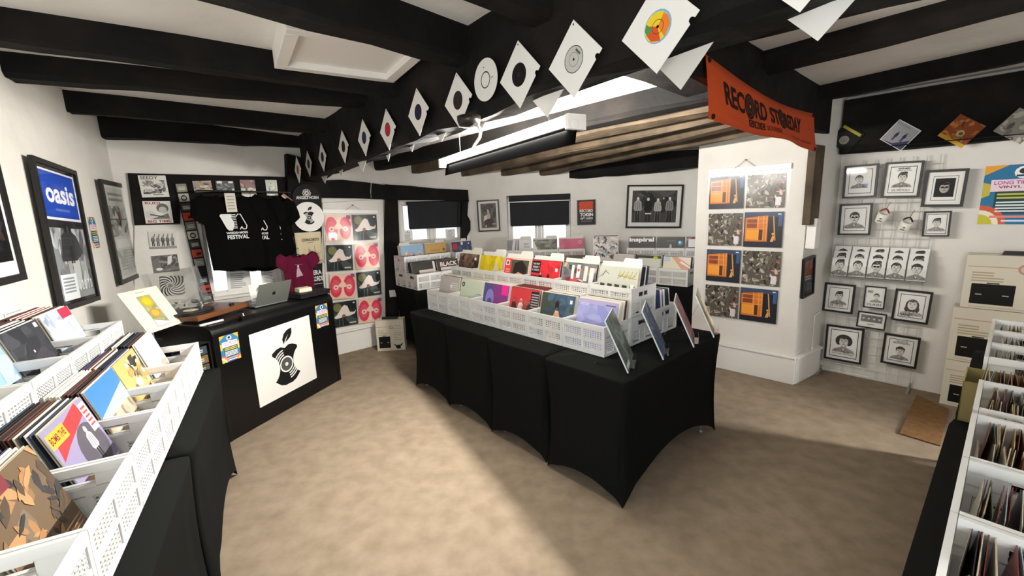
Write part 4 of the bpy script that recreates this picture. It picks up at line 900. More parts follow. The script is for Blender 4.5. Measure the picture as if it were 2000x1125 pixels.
wsleeve(WB, ((277.4, 393.2), (332.3, 392.7), (338.8, 435.2), (285.1, 436.5)), .04, 'white sleeve lettered in red on the dark beam, second from the top', c_big)
wsleeve(WB, ((289, 452.5), (343.1, 451.2), (344.4, 484.7), (292.9, 486)), .03, 'grey dancing figures sleeve on the white panel below the beam', c_dancers)
wsleeve(WB, ((296.2, 500.2), (346.2, 496.3), (350.9, 528.6), (300.6, 533.7)), .03, 'dark grey stage scene sleeve on the white panel below the dancers', c_stage)
wsleeve(WB, ((307, 540), (358.6, 537.6), (362, 575), (320, 578)), .03, 'black and white swirl sleeve behind the turntable', c_swirl)
wsleeve(WB, ((322, 586), (362, 583), (365, 606), (326, 610)), .03, 'grey sleeve half hidden behind the turntable, lowest on the white panel', bw(35, 14))
# hanging strip of pockets
loc, W, H, t = WB.quad((353.5, 358.4), (374, 357), (409, 589), (384, 593), .045)
r = thing('pocket_strip', 'dark hanging strip of small sleeves left of the shirts', 'pocket organiser', loc, (0, 0, WB.rz)); r.matrix_world = Matrix.Translation(loc) @ Matrix.Rotation(WB.rz, 4, 'Z') @ Matrix.Rotation(-t, 4, 'Y')
b = B(); b.box(-W / 2, 0, -H / 2, W / 2, .003, H / 2); b.build('backing', mat('strip_fabric', '#171616', .9), r)
cols = ['#8a8478', '#a9a698', '#3d3a38', '#b8402c', '#6d6f62', '#b5b29f', '#3a3a36', '#bb4a34', '#8e8f86', '#2b2a2a', '#3a3c4c', '#b33f35', '#5a5a5c']
for i, c in enumerate(cols):
    zc = H / 2 - (i + .5) * H / 13; hh = H / 13 * .42; b = B(); b.box(-W * .42, -.006, zc - hh, W * .42, -.001, zc + hh, c); A = Art(b, W * .84, hh * 2, -.006, cz=zc)
    if i % 4 == 1: A.circ(.5, .45, .3, '#1d1c1c', .35).circ(.5, .45, .2, c, .2)
    elif i % 4 == 3: A.poly([(.4, .2), (.9, .3), (.95, .6), (.5, .6)], '#2b1d1a')
    else: A.bars(.15, .2, .85, .7, 3, '#cfcabd')
    b.build('single_sleeve', PRINT, r)
for k, (qd, lb, fn) in enumerate((
    (((375.4, 354.5), (412, 352), (415.8, 375), (380, 375)), 'orange and blue single pinned on the beam above the first shirt', lambda A: A.rect(0, 0, 1, 1, '#b89a78').rect(0, .35, 1, .9, '#8e8a86').noise(16, ['#3f4a55', '#d9c9a8', '#6a4a38', '#c97f44'], 41, sz=.2).rect(0, 0, 1, .25, '#c9b79a')),
    (((420.4, 353.3), (456.5, 353), (458, 373.8), (424, 373.5)), 'black and white single pinned on the beam, second from the left', lambda A: A.rect(0, 0, 1, 1, '#2f3032').noise(14, ['#4a4b4d', '#77797a', '#1c1c1e'], 42, sz=.25).rect(.06, .75, .35, .97, '#dcdbd6').rect(.7, .78, .95, .95, '#e2e1dc').rect(.85, .06, .98, .25, '#cfcec8')),
    (((468.8, 351.5), (498, 351), (500.4, 384.4), (472, 384)), 'maroon and cream single pinned on the beam, third from the left', lambda A: A.rect(0, 0, 1, 1, '#cfc5b4').rect(0, .5, 1, 1, '#7b4a44').noise(16, ['#d9cdb8', '#5a3834', '#a98d7c', '#2f2a28'], 43, 0, .3, 1, .95, .2)),
    (((518.2, 351.5), (540.5, 351.5), (543, 381.8), (521, 381)), 'pale green single pinned on the beam, nearest the corner post', lambda A: A.rect(0, 0, 1, 1, '#cdd0bf').noise(12, ['#a9ad9b', '#8d9182', '#dadccf'], 44, .1, .1, .9, .7, .18).circ(.45, .78, .05, '#5a5d52')))):
    wsleeve(WB, qd, .04, lb, fn, 'single_sleeve', group=None)
wsleeve(WB, ((553, 378), (562, 374), (571, 396), (566, 408)), .11, 'brown paddle shaped card edge-on beside the last black shirt', lambda A: A.rect(0, 0, 1, 1, '#8a4a2e').rect(.1, 0, .3, 1, '#d9d0c4'), 'card', 'card')
# T-shirts on a rail in front of the window
def shirt(P, off, s, z, w, h, label, fn, color, group=None, tagc=None, turn=0, hang=True, name='t_shirt'):
    """s,z: middle of the neckline; w body width, h length"""
    r = thing(name, label, 't-shirt', P.at(s, z, off), P.rz + turn, group)
    n = 16; rows = 14; b = B(); vs = []; fs = []
    def prof(v):          # half width at height fraction v (0 hem .. 1 shoulder)
        if v < .68: return w * (.47 + .03 * math.sin(v * 3))
        if v < .9: return w * .5 + (v - .68) / .22 * w * .06
        return w * .56 - (v - .9) / .1 * w * .34
    for side in (0, 1):
        for j in range(rows + 1):
            v = j / rows
            for i in range(n + 1):
                u = i / n * 2 - 1; hw = prof(v)
                x = u * hw; zz = -h + h * v
                if v > .9: zz = -h + h * (.9 + (v - .9) * (1 - .0 * abs(u)))
                if v == 1 and abs(u) < .9: zz -= .045 * (1 - u * u) * (1 if side == 0 else .4)
                th = .034 * (1 - u * u) ** .6 * (.6 + .4 * v) * (.25 if v > .95 else 1)
                f = .012 * math.sin(u * 9 + v * 3) * (1 - v)
                vs.append((x, (-th if side == 0 else th) + f, zz + .012 * math.sin(u * 5) * (1 - v) ** 3))
    k = (rows + 1) * (n + 1)
    for side in (0, 1):
        for j in range(rows):
            for i in range(n):
                q = [side * k + j * (n + 1) + i, side * k + j * (n + 1) + i + 1, side * k + (j + 1) * (n + 1) + i + 1, side * k + (j + 1) * (n + 1) + i]
                fs.append(tuple(q if side == 0 else q[::-1]))
    for j in range(rows):
        for i in (0, n): fs.append((j * (n + 1) + i, (j + 1) * (n + 1) + i, k + (j + 1) * (n + 1) + i, k + j * (n + 1) + i))
    b.mesh(vs, fs); m = mat('jersey_' + color.strip('#'), color, .95, spec=.15, bump=(180, .2, .003)); b.build('body', m, r, smooth=True)
    for sg in (-1, 1):
        b = B(); p = [(sg * w * .36, 0, -h * .05), (sg * w * .49, 0, -h * .13), (sg * w * .56, 0, -h * .27), (sg * w * .575, 0, -h * .34)]
        rr = [.075, .085, .082, .08]; vs = []; fs = []; m_ = 12
        for i, (c, rd) in enumerate(zip(p, rr)):
            for q in range(m_):
                a = q * 2 * math.pi / m_; vs.append((c[0] + rd * math.cos(a) * .75, c[1] + .45 * rd * math.sin(a), c[2] + rd * math.cos(a) * .75 * (.8 * sg) * (1 if sg > 0 else 1)))
        for i in range(3):
            for q in range(m_): fs.append((i * m_ + q, i * m_ + (q + 1) % m_, (i + 1) * m_ + (q + 1) % m_, (i + 1) * m_ + q))
        b.mesh(vs, fs); b.build('sleeve', m, r, smooth=True)
    if fn:
        b = B(); fn(Art(b, w * .47, h * .34, y=-.046, cz=-h * .42)); b.build('chest_print', PRINT, r)
    if tagc:
        b = B(); b.box(-.045, -.055, -.16, .04, -.053, .015, '#cfcabd'); A = Art(b, .085, .175, -.055, cz=-.072, cx=-.002); A.bars(.15, .1, .85, .9, 5, '#a39e92'); b.build('swing_tag', PRINT, r)
    if hang:
        b = B(); b.tube([(0, 0, -.005), (0, 0, .05), (.018, 0, .07), (.03, 0, .055)], .003, 6); b.tube([(-w * .3, 0, -.03), (0, 0, 0), (w * .3, 0, -.03)], .006, 6); b.build('hanger', mat('hanger_plastic', '#1b1b1b', .4), r)
    return r
def p_fest(A):
    w_ = '#d9d9d6'
    A.poly([(.0, .95), (.1, 1), (.33, 1), (.5, .7), (.5, .55), (.42, .36), (.28, .36), (.2, .45)], w_).circ(.12, .93, .11, w_).circ(.34, .93, .11, w_).circ(.34, .46, .1, w_)
    for i in range(9): A.rect(.42 + .004 * i, .96 - i * .065, .6 + .002 * i, .985 - i * .065, w_)
    for p in (((.62, .9), (.68, 1)), ((.68, 1), (.78, .99)), ((.78, .99), (.98, .52)), ((.98, .52), (.93, .4)), ((.93, .4), (.82, .4)), ((.82, .4), (.78, .5)), ((.78, .5), (.7, .39))): A.line(*p[0], *p[1], .035, w_)
    A.txt('WEEDS+MOSS', .16, .22, .98, .31, w_, .03).txt('FESTIVAL', .18, .02, 1.0, .18, w_, .03)
def sh_at(u, v, off): return WB.sz(u, v, off)
for k, (u, v, off, lb, tg) in enumerate(((447, 381, .32, 'black festival t-shirt hanging in front, with a cream swing tag', True), (489, 385, .225, 'black festival t-shirt hung second, half covered by the first', False), (516, 388, .14, 'black festival t-shirt hung last, beside the corner post', False))):
    s, z = sh_at(u, v, off); s2, z2 = sh_at(u, 528, off)
    shirt(WB, off, s, z, .46, z - z2, lb, p_fest, '#040404', 'black festival shirts on the rail', tg)
s, z = sh_at(556, 428, .06); _, z2 = sh_at(566, 511, .06)
shirt(WB, .06, s, z, .34, z - z2, 'white t-shirt with grey lettering edging out behind the black shirts', lambda A: A.txt('RIPPLE', .2, .3, 1.42, .48, '#55585c', .02).txt('RECORDS', .2, .06, 1.42, .24, '#55585c', .02), '#d9dade')
s, z = sh_at(579, 497, .22); _, z2 = sh_at(585, 570, .22)
shirt(WB, .22, s, z, .3, z - z2, 'maroon t-shirt with a pale figure print above the laptop', lambda A: A.poly([(.2, .0), (.3, .6), (.42, .9), (.52, .6), (.7, .1)], '#b79aa6').circ(.42, .85, .08, '#cdb6bf').bars(.2, .95, .75, 1.0, 1, '#a98a97'), '#5e1530')
b = B(); p, q = WB.at(*sh_at(385, 372, .2), .2), WB.at(*sh_at(566, 376, .2), .2); b.tube([p, q], .008, 8)
for e in (p, q): b.tube([e, e - WB.n * .2], .006, 6)
tag(b.build('clothes_rail', mat('rail_metal', '#2a2a2a', .4), None), 'thin dark rail holding the black t-shirts above the window', 'rail')
# things on the corner post
def tote(qd, off, lb, fn, color):
    loc, W, H, t = WB.quad(*qd, off); r = thing('tote_bag', lb, 'tote bag', loc, WB.rz); b = B(); n = 8; vs = []; fs = []
    for j in range(n + 1):
        for i in range(n + 1):
            u, v = i / n - .5, j / n - .5; vs.append((u * W, -.012 * math.cos(u * 3) * math.cos(v * 2.6) - .004 * math.sin(u * 11 + v * 5), v * H))
    for j in range(n):
        for i in range(n): fs.append((j * (n + 1) + i, j * (n + 1) + i + 1, (j + 1) * (n + 1) + i + 1, (j + 1) * (n + 1) + i))
    k = len(vs); vs += [(x, .01, z) for x, y, z in vs]; fs += [tuple(q + k for q in f[::-1]) for f in fs[:]]
    for i in range(n): fs += [(i, k + i, k + i + 1, i + 1)]
    for j in range(n): fs += [(j * (n + 1), (j + 1) * (n + 1), k + (j + 1) * (n + 1), k + j * (n + 1)), (j * (n + 1) + n, k + j * (n + 1) + n, k + (j + 1) * (n + 1) + n, (j + 1) * (n + 1) + n)]
    b.mesh(vs, fs); b.build('bag_body', mat('canvas_' + color.strip('#'), color, .9, bump=(300, .2, .002)), r, smooth=True)
    b = B(); fn(Art(b, W * .92, H * .95, y=-.0175)); b.build('bag_print', PRINT, r)
    return r
tote(((577.3, 454), (629.3, 453), (630, 516), (580, 517)), .13, 'natural canvas tote with dark lettering on the corner post', lambda A: A.txt('CONCERTO', .22, .74, .92, .83, '#4f4a42', .02).bars(.42, .67, .68, .71, 1, '#8d8576').noise(14, ['#b3a78c', '#9c9077'], 46, .15, .15, .9, .55, .08).line(.45, .1, .45, .5, .02, '#8d8270').line(.7, .15, .7, .58, .02, '#8d8270').line(.3, .3, .95, .34, .015, '#8d8270').rect(.72, .08, .98, .1, '#8d8270'), '#cdbf9f')
tote(((602, 514), (629.5, 513), (632, 571), (606, 574)), .125, 'black tote with white record shop lettering low on the corner post', lambda A: A.txt('VERA', .0, .62, .95, .78, '#dcdcda', .03).txt('RECORDS', -.1, .4, .98, .57, '#dcdcda', .03).bars(.1, .28, .9, .33, 1, '#b9b9b7'), '#141416')
def disc(P, u, v, rx, off, label, fn, col):
    c = P.hit(u, v, off); p2 = P.hit(u + rx, v, off); rad = (Vector((p2.x, p2.y, 0)) - Vector((c.x, c.y, 0))).length
    b = B(); b.lathe([(rad, 0), (rad, .003)], 40, (0, 0, 0), col, axis='y'); A = Art(b, rad * 2, rad * 2); fn(A)
    return tag(b.build('slipmat', PRINT, None, c, (0, 0, P.rz)), label, 'slipmat')
def f_angel(A):
    w_ = '#d6d4cf'
    for k in range(8): a = k * math.pi / 4; A.ring(.5 + .09 * math.cos(a), .68 + .09 * math.sin(a), .045, .06, w_, 12)
    A.ring(.5, .68, .05, .065, w_, 14); A.txt('ANGELS HORN', .12, .46, .9, .58, w_, .03)
disc(WB, 600, 387, 27.5, .125, 'black round slipmat with white lettering at the top of the corner post', f_angel, '#100f0f')
disc(WB, 603.6, 423.5, 29.5, .135, 'white round slipmat with the apple core record emblem on the corner post', lambda A: core_logo(A, .5, .47, .17, '#1a1918', '#e6e4e0'), '#e6e4e0')

# ================================================================== RECORD RACK ON THE WHITE PANEL and RACK ON THE PIER
def c_tworec(A):
    A.rect(0, 0, 1, 1, '#dfbfa8')
    for x in (.24, .76): A.circ(x, .5, .235, '#cf3f56', .43, a=.12 if x < .5 else -.12).circ(x, .5, .15, '#d95a6c', .28).circ(x, .47, .1, '#ecc9b8')
    A.poly([(.42, .08), (.46, .45), (.3, .5), (.46, .7), (.54, .7), (.7, .5), (.54, .45), (.58, .08)], '#e8c8b4').circ(.5, .78, .05, '#e8c8b4')
    A.rect(.205, .455, .275, .48, '#2a1b1c').rect(.227, .43, .253, .505, '#2a1b1c').rect(.725, .455, .795, .48, '#2a1b1c').rect(.82, .84, .98, .98, '#8d4a78')
def c_bend(A): A.rect(0, 0, 1, 1, '#2a302f').noise(18, ['#39403e', '#222726', '#46504c'], 51, sz=.25).circ(.22, .78, .16, '#77764d').poly([(.06, .4), (.2, .5), (.4, .78), (.5, .86), (.62, .8), (.7, .55), (.86, .52), (.96, .6), (.9, .45), (.62, .38), (.45, .42), (.36, .36), (.15, .34)], '#e3d6cf').circ(.45, .42, .07, '#8a5c4a').line(.25, .0, .28, .33, .02, '#6f7a7a').line(.4, .0, .4, .33, .02, '#6f7a7a').rect(.66, .08, .92, .13, '#c9c7b8').rect(.85, .88, .92, .93, '#f0efec')
def c_scrap(A): A.rect(0, 0, 1, 1, '#5d564c').noise(110, ['#3a352f', '#8a8073', '#6d6558', '#b3a999', '#4c463d', '#2b2723', '#9c9182', '#c4bcae'], 61, 0, 0, 1, 1, .09).noise(8, ['#a04a42', '#c9b0a0'], 62, .8, .35, .98, .75, .1).rect(.78, .06, .92, .3, '#d9d0d4')
def c_window(A):
    A.rect(0, 0, 1, 1, '#2a2b33').rect(0, .86, 1, 1, '#3f4a63').poly([(.03, .16), (.03, .84), (.62, .9), (.62, .16)], '#c9742c').poly([(.06, .22), (.06, .5), (.4, .5), (.4, .2)], '#e39a3c').rect(.08, .55, .34, .8, '#8a4630').rect(.4, .2, .5, .5, '#5a3420')
    for x in (.36, .5, .58): A.rect(x, .2, x + .018, .88, '#e0a862')
    for z in (.52, .68, .8): A.rect(.06, z, .58, z + .015, '#dca05a')
    A.poly([(.8, .2), (.74, .88), (.77, .88), (.84, .2)], '#c98d4a').circ(.76, .38, .03, '#d9a25c').poly([(.7, .16), (.76, .35), (.8, .3), (.78, .16)], '#d9a25c').rect(.88, .6, .98, .95, '#3f5a85').rect(.86, .92, .94, .95, '#e3e6ea')
def rack(P, off, grid, nm, label, hook, fnA, fnB, la_, lb_, firstA, wall_name):
    """grid[row] = (left, mid, right) top points and bottom points"""
    for i, (tp, bt) in enumerate(grid):
        for j in (0, 1):
            qd = (tp[j], tp[j + 1], bt[j + 1], bt[j]); isA = ((i + j) % 2 == 0) == firstA
            loc, W, H, t = P.quad(*qd, off); k = min(W, H) * .97
            b = B(); b.box(-k / 2, 0, -k / 2, k / 2, .004, k / 2, '#d8d2c6'); (fnA if isA else fnB)(Art(b, k, k))
            o = b.build('record_sleeve', GLOSSY); o.matrix_world = Matrix.Translation(loc) @ Matrix.Rotation(P.rz, 4, 'Z') @ Matrix.Rotation(-t, 4, 'Y')
            row = ('top', 'second', 'third', 'bottom')[i]; sd = ('left', 'right')[j]
            tag(o, (la_ if isA else lb_) + ', ' + row + ' row ' + sd + ' pocket of the ' + wall_name, 'record', ('display copies in the ' + wall_name))
    p0, p1, p2, p3 = grid[0][0][0], grid[0][0][2], grid[-1][1][2], grid[-1][1][0]
    loc, W, H, t = P.quad(p0, p1, p2, p3, off)
    r = thing('hanging_record_rack', label, 'display rack', loc, P.rz); r.matrix_world = Matrix.Translation(loc) @ Matrix.Rotation(P.rz, 4, 'Z') @ Matrix.Rotation(-t, 4, 'Y')
    W += .03; b = B(); b.box(-W / 2, .007, -H / 2 - .02, W / 2, .009, H / 2 + .02); b.build('backing_sheet', FILM, r)
    b = B(); b.box(-W / 2, -.004, H / 2 + .012, W / 2, .011, H / 2 + .06); b.build('top_bar', mat('milky_plastic', '#e8e6e2', .3), r, bevel=.003)
    hx, hz = hook; b = B(); b.tube([(hx - .09, -.006, H / 2 + .05), (hx, -.004, H / 2 + .05 + hz), (hx + .09, -.006, H / 2 + .05)], .002, 6); b.lathe([(.006, -.012), (.006, .01)], 10, (hx, 0, H / 2 + .05 + hz), axis='y'); b.build('hanging_cord', mat('cord_grey', '#77746e', .6), r)
    for i in range(4):
        for j in (0, 1):
            qd = (grid[i][0][j], grid[i][0][j + 1], grid[i][1][j + 1], grid[i][1][j]); l2, w2, h2, _ = P.quad(*qd, off)
            q = r.matrix_world.inverted() @ l2; b = B(); n = 4; vs = []; fs = []
            for a in range(n + 1):
                for c in range(n + 1): vs.append((q.x + (a / n - .5) * w2, -.008 - .006 * math.sin(a * 1.7 + i) * math.sin(c * 1.3 + j), q.z + (c / n - .5) * h2))
            for a in range(n):
                for c in range(n): fs.append((a * (n + 1) + c, (a + 1) * (n + 1) + c, (a + 1) * (n + 1) + c + 1, a * (n + 1) + c + 1))
            b.mesh(vs, fs); b.build('pocket', FILM, r, smooth=True)
    return r
gW = [(((632.8, 419.3), (688.2, 418), (735.9, 418.4)), ((632.5, 473), (689, 471.7), (739, 468.3))), (((634.2, 478.2), (690.3, 476.8), (741.9, 472.5)), ((637.7, 530.9), (691.5, 528), (743.3, 522.3))),
      (((638.5, 535.2), (694.6, 532.3), (743.8, 526.6)), ((645, 586.4), (697, 582.1), (747.3, 575))), (((646, 590.5), (697.7, 584.4), (746.7, 579.3)), ((650, 643), (698.9, 632.8), (748.1, 627.7)))]
rack(WB, .05, gW, 'rack', 'clear hanging rack of eight records on the white panel beside the corner post', (.02, .06), c_tworec, c_bend, 'pink two-record sleeve', 'dark pale-figure sleeve', True, 'rack by the corner post')
gP = [(((1384.4, 343), (1456, 338), (1542, 333)), ((1384.4, 410.4), (1452.5, 408), (1535.6, 405.6))), (((1384.1, 416), (1452.4, 413.6), (1535.3, 412)), ((1381, 480.5), (1447.5, 482.5), (1529, 485))),
      (((1380.4, 485.2), (1447.1, 488.4), (1527.9, 490.5)), ((1376.9, 548.4), (1446, 554), (1526.8, 562.5))), (((1376.9, 554), (1445.2, 560), (1524, 566.5)), ((1374.8, 614.8), (1441.2, 623.6), (1515.6, 634.8)))]
rack(CF, .02, gP, 'rack', 'clear hanging rack of eight records on the white pier', (-.02, .07), c_window, c_scrap, 'glowing orange window sleeve', 'grey brown scrap heap sleeve', True, 'rack on the pier')

# ================================================================== FAR WALL PICTURES
def p_photo(A): A.rect(0, 0, 1, 1, '#6b6560').noise(16, ['#57514c', '#7d766f', '#48433f'], 71, 0, .4, 1, 1, .22).poly([(.2, .05), (.25, .4), (.4, .48), (.6, .48), (.8, .35), (.8, .05)], '#4a3d3c').poly([(.15, .28), (.2, .48), (.42, .55), (.5, .4)], '#cfc8c0').poly([(.4, .38), (.44, .66), (.52, .68), (.62, .5), (.6, .38)], '#b7a8a6').circ(.47, .7, .05, '#c9bfb8', .06).poly([(.25, .04), (.3, .16), (.34, .04)], '#e3dfd9').rect(.7, .14, .95, .17, '#c4beb7')
framed(W2, ((931, 391.5), (974.5, 389.5), (977.5, 450.5), (935, 453)), .02, 'small portrait photo in a thin black frame left of the middle window', p_photo, .018, .028, mcol='#d9d6d1')
def p_token(A):
    A.rect(0, 0, 1, 1, '#1d1613').rect(.08, .62, .92, .97, '#cf4a22')
    for k in range(6): A.ring(.62, .98, .12 + k * .12, .145 + k * .12, '#8d2f17', 20, 180, 360)
    A.rect(0, .97, 1, 1.0, '#1d1613').rect(0, .3, 1, .62, '#1d1613')
    A.txt('RECORD', .1, .5, .92, .63, '#e8d8cf', .04).txt('TOKEN', .12, .32, .92, .47, '#eee9e4', .04).txt('GIFT CARDS', .14, .19, .9, .28, '#e3ddd7', .03).rect(.15, .1, .85, .13, '#8a8078')
framed(W2, ((1126.5, 391), (1162, 389.5), (1163, 438), (1127.5, 439.5)), .02, 'small black sign lettered RECORD TOKEN GIFT CARDS right of the middle window', p_token, .012, .0, mcol='#1d1613', cat='sign', name='gift_card_sign')
def p_band(A):
    A.rect(0, 0, 1, 1, '#4a4846').noise(20, ['#3a3836', '#5a5856', '#2c2b2a'], 73, 0, .3, 1, 1, .2)
    for x, h, c in ((.13, .8, '#a09e9a'), (.36, .78, '#232221'), (.58, .76, '#b3b1ac'), (.84, .8, '#8e8c88')): A.figure(x, .02, h, c, '#cfccc7', hair='#2a2928')
    A.figure(.7, .3, .5, '#3a3937', '#a9a6a1').rect(.3, .26, .44, .3, '#d9d6d1')
framed(W2, ((1224.8, 361.6), (1334.6, 360), (1329.8, 445.8), (1221.6, 444.8)), .02, 'large framed photo of a band in coats on the far wall', p_band, .022, .05, mcol='#dcdad6')
sheet(W2, (1232, 459), (1258, 458), (1258, 461), (1232, 462), .002, 'shelf_label', 'thin white label strip on the far wall below the band photo', 'label', lambda A: A.bars(.05, .2, .95, .9, 1, '#b5b2ac'))
# switch box on the dark post and its cable
loc, W, H, t = W1.quad((760, 566), (775, 565), (775, 580), (760, 581), .06)
r = thing('wall_socket', 'white socket box on the dark post left of the corner crates', 'socket', loc, W1.rz); b = B(); b.box(-.045, -.02, -.045, .045, .02, .045); b.build('box', WHITE, r, bevel=.006); b = B(); b.box(-.03, -.024, -.03, .03, -.02, .03); b.build('face_plate', mat('socket_white', '#f0efec', .3), r, bevel=.003)
b = B(); pts = [WB.hit(*q, .09) for q in ((722, 326), (722, 345), (725, 358), (724, 375), (725, 386))]; b.tube(pts, .004, 6); tag(b.build('wall_cable', WHITE), 'thin white cable hanging over the dark beam above the record rack', 'cable')
# ================================================================== COUNTER
CT = Plane((-2.186, 3.013), 72.2); CL, CD_, CHT = 1.262, .60, .905
ct = thing('shop_counter', 'black waterfall edged counter carrying the apple core sign', 'counter', CT.o, CT.rz)
b = B(); rad = .07; n = 8
out = [(0, 0), (0, CHT - rad)] + [(rad - rad * math.cos(R(90 * i / n)), CHT - rad + rad * math.sin(R(90 * i / n))) for i in range(1, n + 1)] + [(CD_, CHT)]
inn = [(CD_, CHT - .04), (rad, CHT - .04)] + [(rad - (rad - .035) * math.sin(R(90 * i / n)), CHT - rad + (rad - .035) * math.cos(R(90 * i / n))) for i in range(1, n + 1)] + [(.035, 0)]
prof = out + inn; N = len(prof)
vs = [(.02, y, z) for y, z in prof] + [(CL - .02, y, z) for y, z in prof]
b.mesh(vs, [tuple(range(N)), tuple(range(N, 2 * N))[::-1]] + [(i, N + i, N + (i + 1) % N, (i + 1) % N) for i in range(N)]); b.build('front_and_top', BLACKW, ct, bevel=.003)
for x0 in (0, CL - .03):
    b = B(); pts = [(-.006, 0), (-.006, CHT - rad)] + [(rad - (rad + .006) * math.cos(R(90 * i / n)), CHT - rad + (rad + .006) * math.sin(R(90 * i / n))) for i in range(1, n + 1)] + [(CD_, CHT + .006), (CD_, 0)]
    M = len(pts); b.mesh([(x0, y, z) for y, z in pts] + [(x0 + .03, y, z) for y, z in pts], [tuple(range(M)), tuple(range(M, 2 * M))[::-1]] + [(i, M + i, M + (i + 1) % M, (i + 1) % M) for i in range(M)]); b.build('side_panel', BLACKW, ct, bevel=.004)
b = B(); b.box(.03, .1, .42, CL - .03, CD_ - .02, .445); b.build('shelf', BLACKW, ct)
sheet(CT, (485.7, 654.3), (603.3, 615.5), (619, 737.5), (508.1, 797.3), .004, 'shop_sign', 'large white square sign with the black apple core emblem on the counter front', 'sign', lambda A: (A.rect(0, 0, 1, 1, '#dedbd6'), core_logo(A, .5, .42, .215)))
sheet(CT, (427, 659), (464, 648), (471, 698), (435, 711), .003, 'gig_flyer', 'colourful gig flyer at the left end of the counter front', 'flyer', festival)
sheet(CT, (615, 598), (638, 592), (643, 634), (620, 642), .003, 'gig_flyer', 'colourful gig flyer at the right end of the counter front', 'flyer', festival)
def CTP(x, y, z): p = CT.o + CT.d * x - CT.n * y; return Vector((p.x, p.y, z))
# turntable on a wide walnut plinth
tp = Plane((0, 0), 72); tA, tB = rz(388, 632, CHT + .005), rz(487, 601, CHT + .005)
td = Vector((tB.x - tA.x, tB.y - tA.y, 0)); tw = min(td.length, .66); trz = math.atan2(td.y, td.x)
tt = thing('record_player', 'turntable on a wide walnut plinth at the left end of the counter', 'turntable', Vector((tA.x, tA.y, CHT + .006)), trz)
b = B(); b.box(0, 0, .012, tw, .36, .05); b.build('plinth', WOOD, tt, bevel=.004)
for x in (.05, tw - .05):
    for y in (.05, .31):
        b = B(); b.lathe([(.02, 0), (.022, .012)], 14, (x, y, 0)); b.build('foot', mat('rubber', '#0d0d0d', .7), tt)
pc = rz(398, 606.5, CHT + .075); inv = Matrix.Translation(tt.location) @ Matrix.Rotation(trz, 4, 'Z'); pc = inv.inverted() @ pc
pc = Vector((min(max(pc.x, .13), .3), .18, 0)); px, py = pc.x, pc.y
b = B(); b.lathe([(.03, .05), (.152, .055), (.152, .068), (.02, .068)], 48, (px, py, 0)); b.build('platter', mat('platter_metal', '#3a3a3c', .3, metal=.7), tt, smooth=False)
b = B(); b.lathe([(.15, .0685), (.15, .0705), (.05, .0712)], 56, (px, py, 0)); vr = b.build('vinyl_record', mat('vinyl', '#0c0c0d', .25, bump=(2, .0, .0)), tt)
b = B(); b.lathe([(.05, .0713), (.05, .0718)], 32, (px, py, 0)); b.build('record_label', mat('label_cream', '#d5cfae', .6), tt)
b = B(); b.lathe([(.004, .07), (.004, .085)], 10, (px, py, 0)); b.build('spindle', METAL, tt)
b = B(); b.lathe([(.03, .05), (.03, .075), (.018, .08), (.018, .1)], 20, (px + .2, py + .1, 0)); b.tube([(px + .2, py + .1, .095), (px + .21, py - .02, .098), (px + .13, py - .09, .09)], .0045, 8); b.box(px + .105, py - .105, .078, px + .14, py - .085, .092); b.lathe([(.016, -.02), (.016, .02)], 16, (px + .198, py + .15, .1), axis='y'); b.build('tonearm', METAL, tt, smooth=False)
b = B(); b.lathe([(.018, 0), (.018, .02)], 16, (px + .26, .05, .05)); b.build('control_knob', mat('knob_black', '#111', .4), tt)
b = B(); lw_ = .44
b.hexa([(.0, .345, .06), (lw_, .345, .06), (lw_, .35, .06), (.0, .35, .06)], [(.0, .42, .37), (lw_, .42, .37), (lw_, .425, .37), (.0, .425, .37)])
for x in (0, lw_ - .003): b.hexa([(x, .29, .075), (x + .003, .29, .075), (x + .003, .345, .06), (x, .345, .06)], [(x, .365, .385), (x + .003, .365, .385), (x + .003, .42, .37), (x, .42, .37)])
b.build('dust_cover', ACRYL, tt)
b = B(); b.box(0, -.008, 0, .17, .008, .012); tag(b.build('pen', WHITE, None, rz(390, 637.5, CHT + .006), (0, 0, R(66))), 'pale bar lying on the counter in front of the turntable', 'bar')
p = rz(473, 617, CHT + .02); b = B(); b.lathe([(.0, -.028), (.02, -.022), (.028, 0), (.02, .022), (.0, .028)], 16, (0, 0, .022)); tag(b.build('control_puck', mat('puck', '#0e0e0e', .3), None, (p.x, p.y, CHT)), 'small black round knob on the counter right of the turntable', 'knob')
# laptop, seen from the back of its lid
la_, lbp = rz(499, 602, CHT + .006), rz(561, 588, CHT + .006)
lp_rz = math.atan2(lbp.y - la_.y, lbp.x - la_.x); lw_ = .305
lap = thing('laptop', 'open silver laptop with its lid towards the room on the counter', 'laptop', Vector((la_.x, la_.y, CHT + .006)), lp_rz)
ALU = mat('aluminium', '#8d918a', .38, metal=.6)
b = B(); b.box(0, .0, 0, lw_, .21, .012); b.build('base', ALU, lap, bevel=.004)
b = B(); b.box(.02, .04, .012, lw_ - .02, .13, .0125); b.build('keyboard', BLACKM, lap)
b = B(); hh = .205; lean = -.09
b.hexa([(0, -.004, .012), (lw_, -.004, .012), (lw_, .002, .012), (0, .002, .012)], [(0, lean - .004, hh), (lw_, lean - .004, hh), (lw_, lean + .002, hh), (0, lean + .002, hh)]); lid = b.build('lid', ALU, lap, bevel=.002)
b = B(); A = Art(b, .05, .05); A.circ(.42, .42, .26, '#1a1a1a', .32).circ(.58, .42, .26, '#1a1a1a', .32).circ(.86, .5, .13, '#8d918a').poly([(.5, .78), (.55, .95), (.68, 1), (.64, .84)], '#1a1a1a')
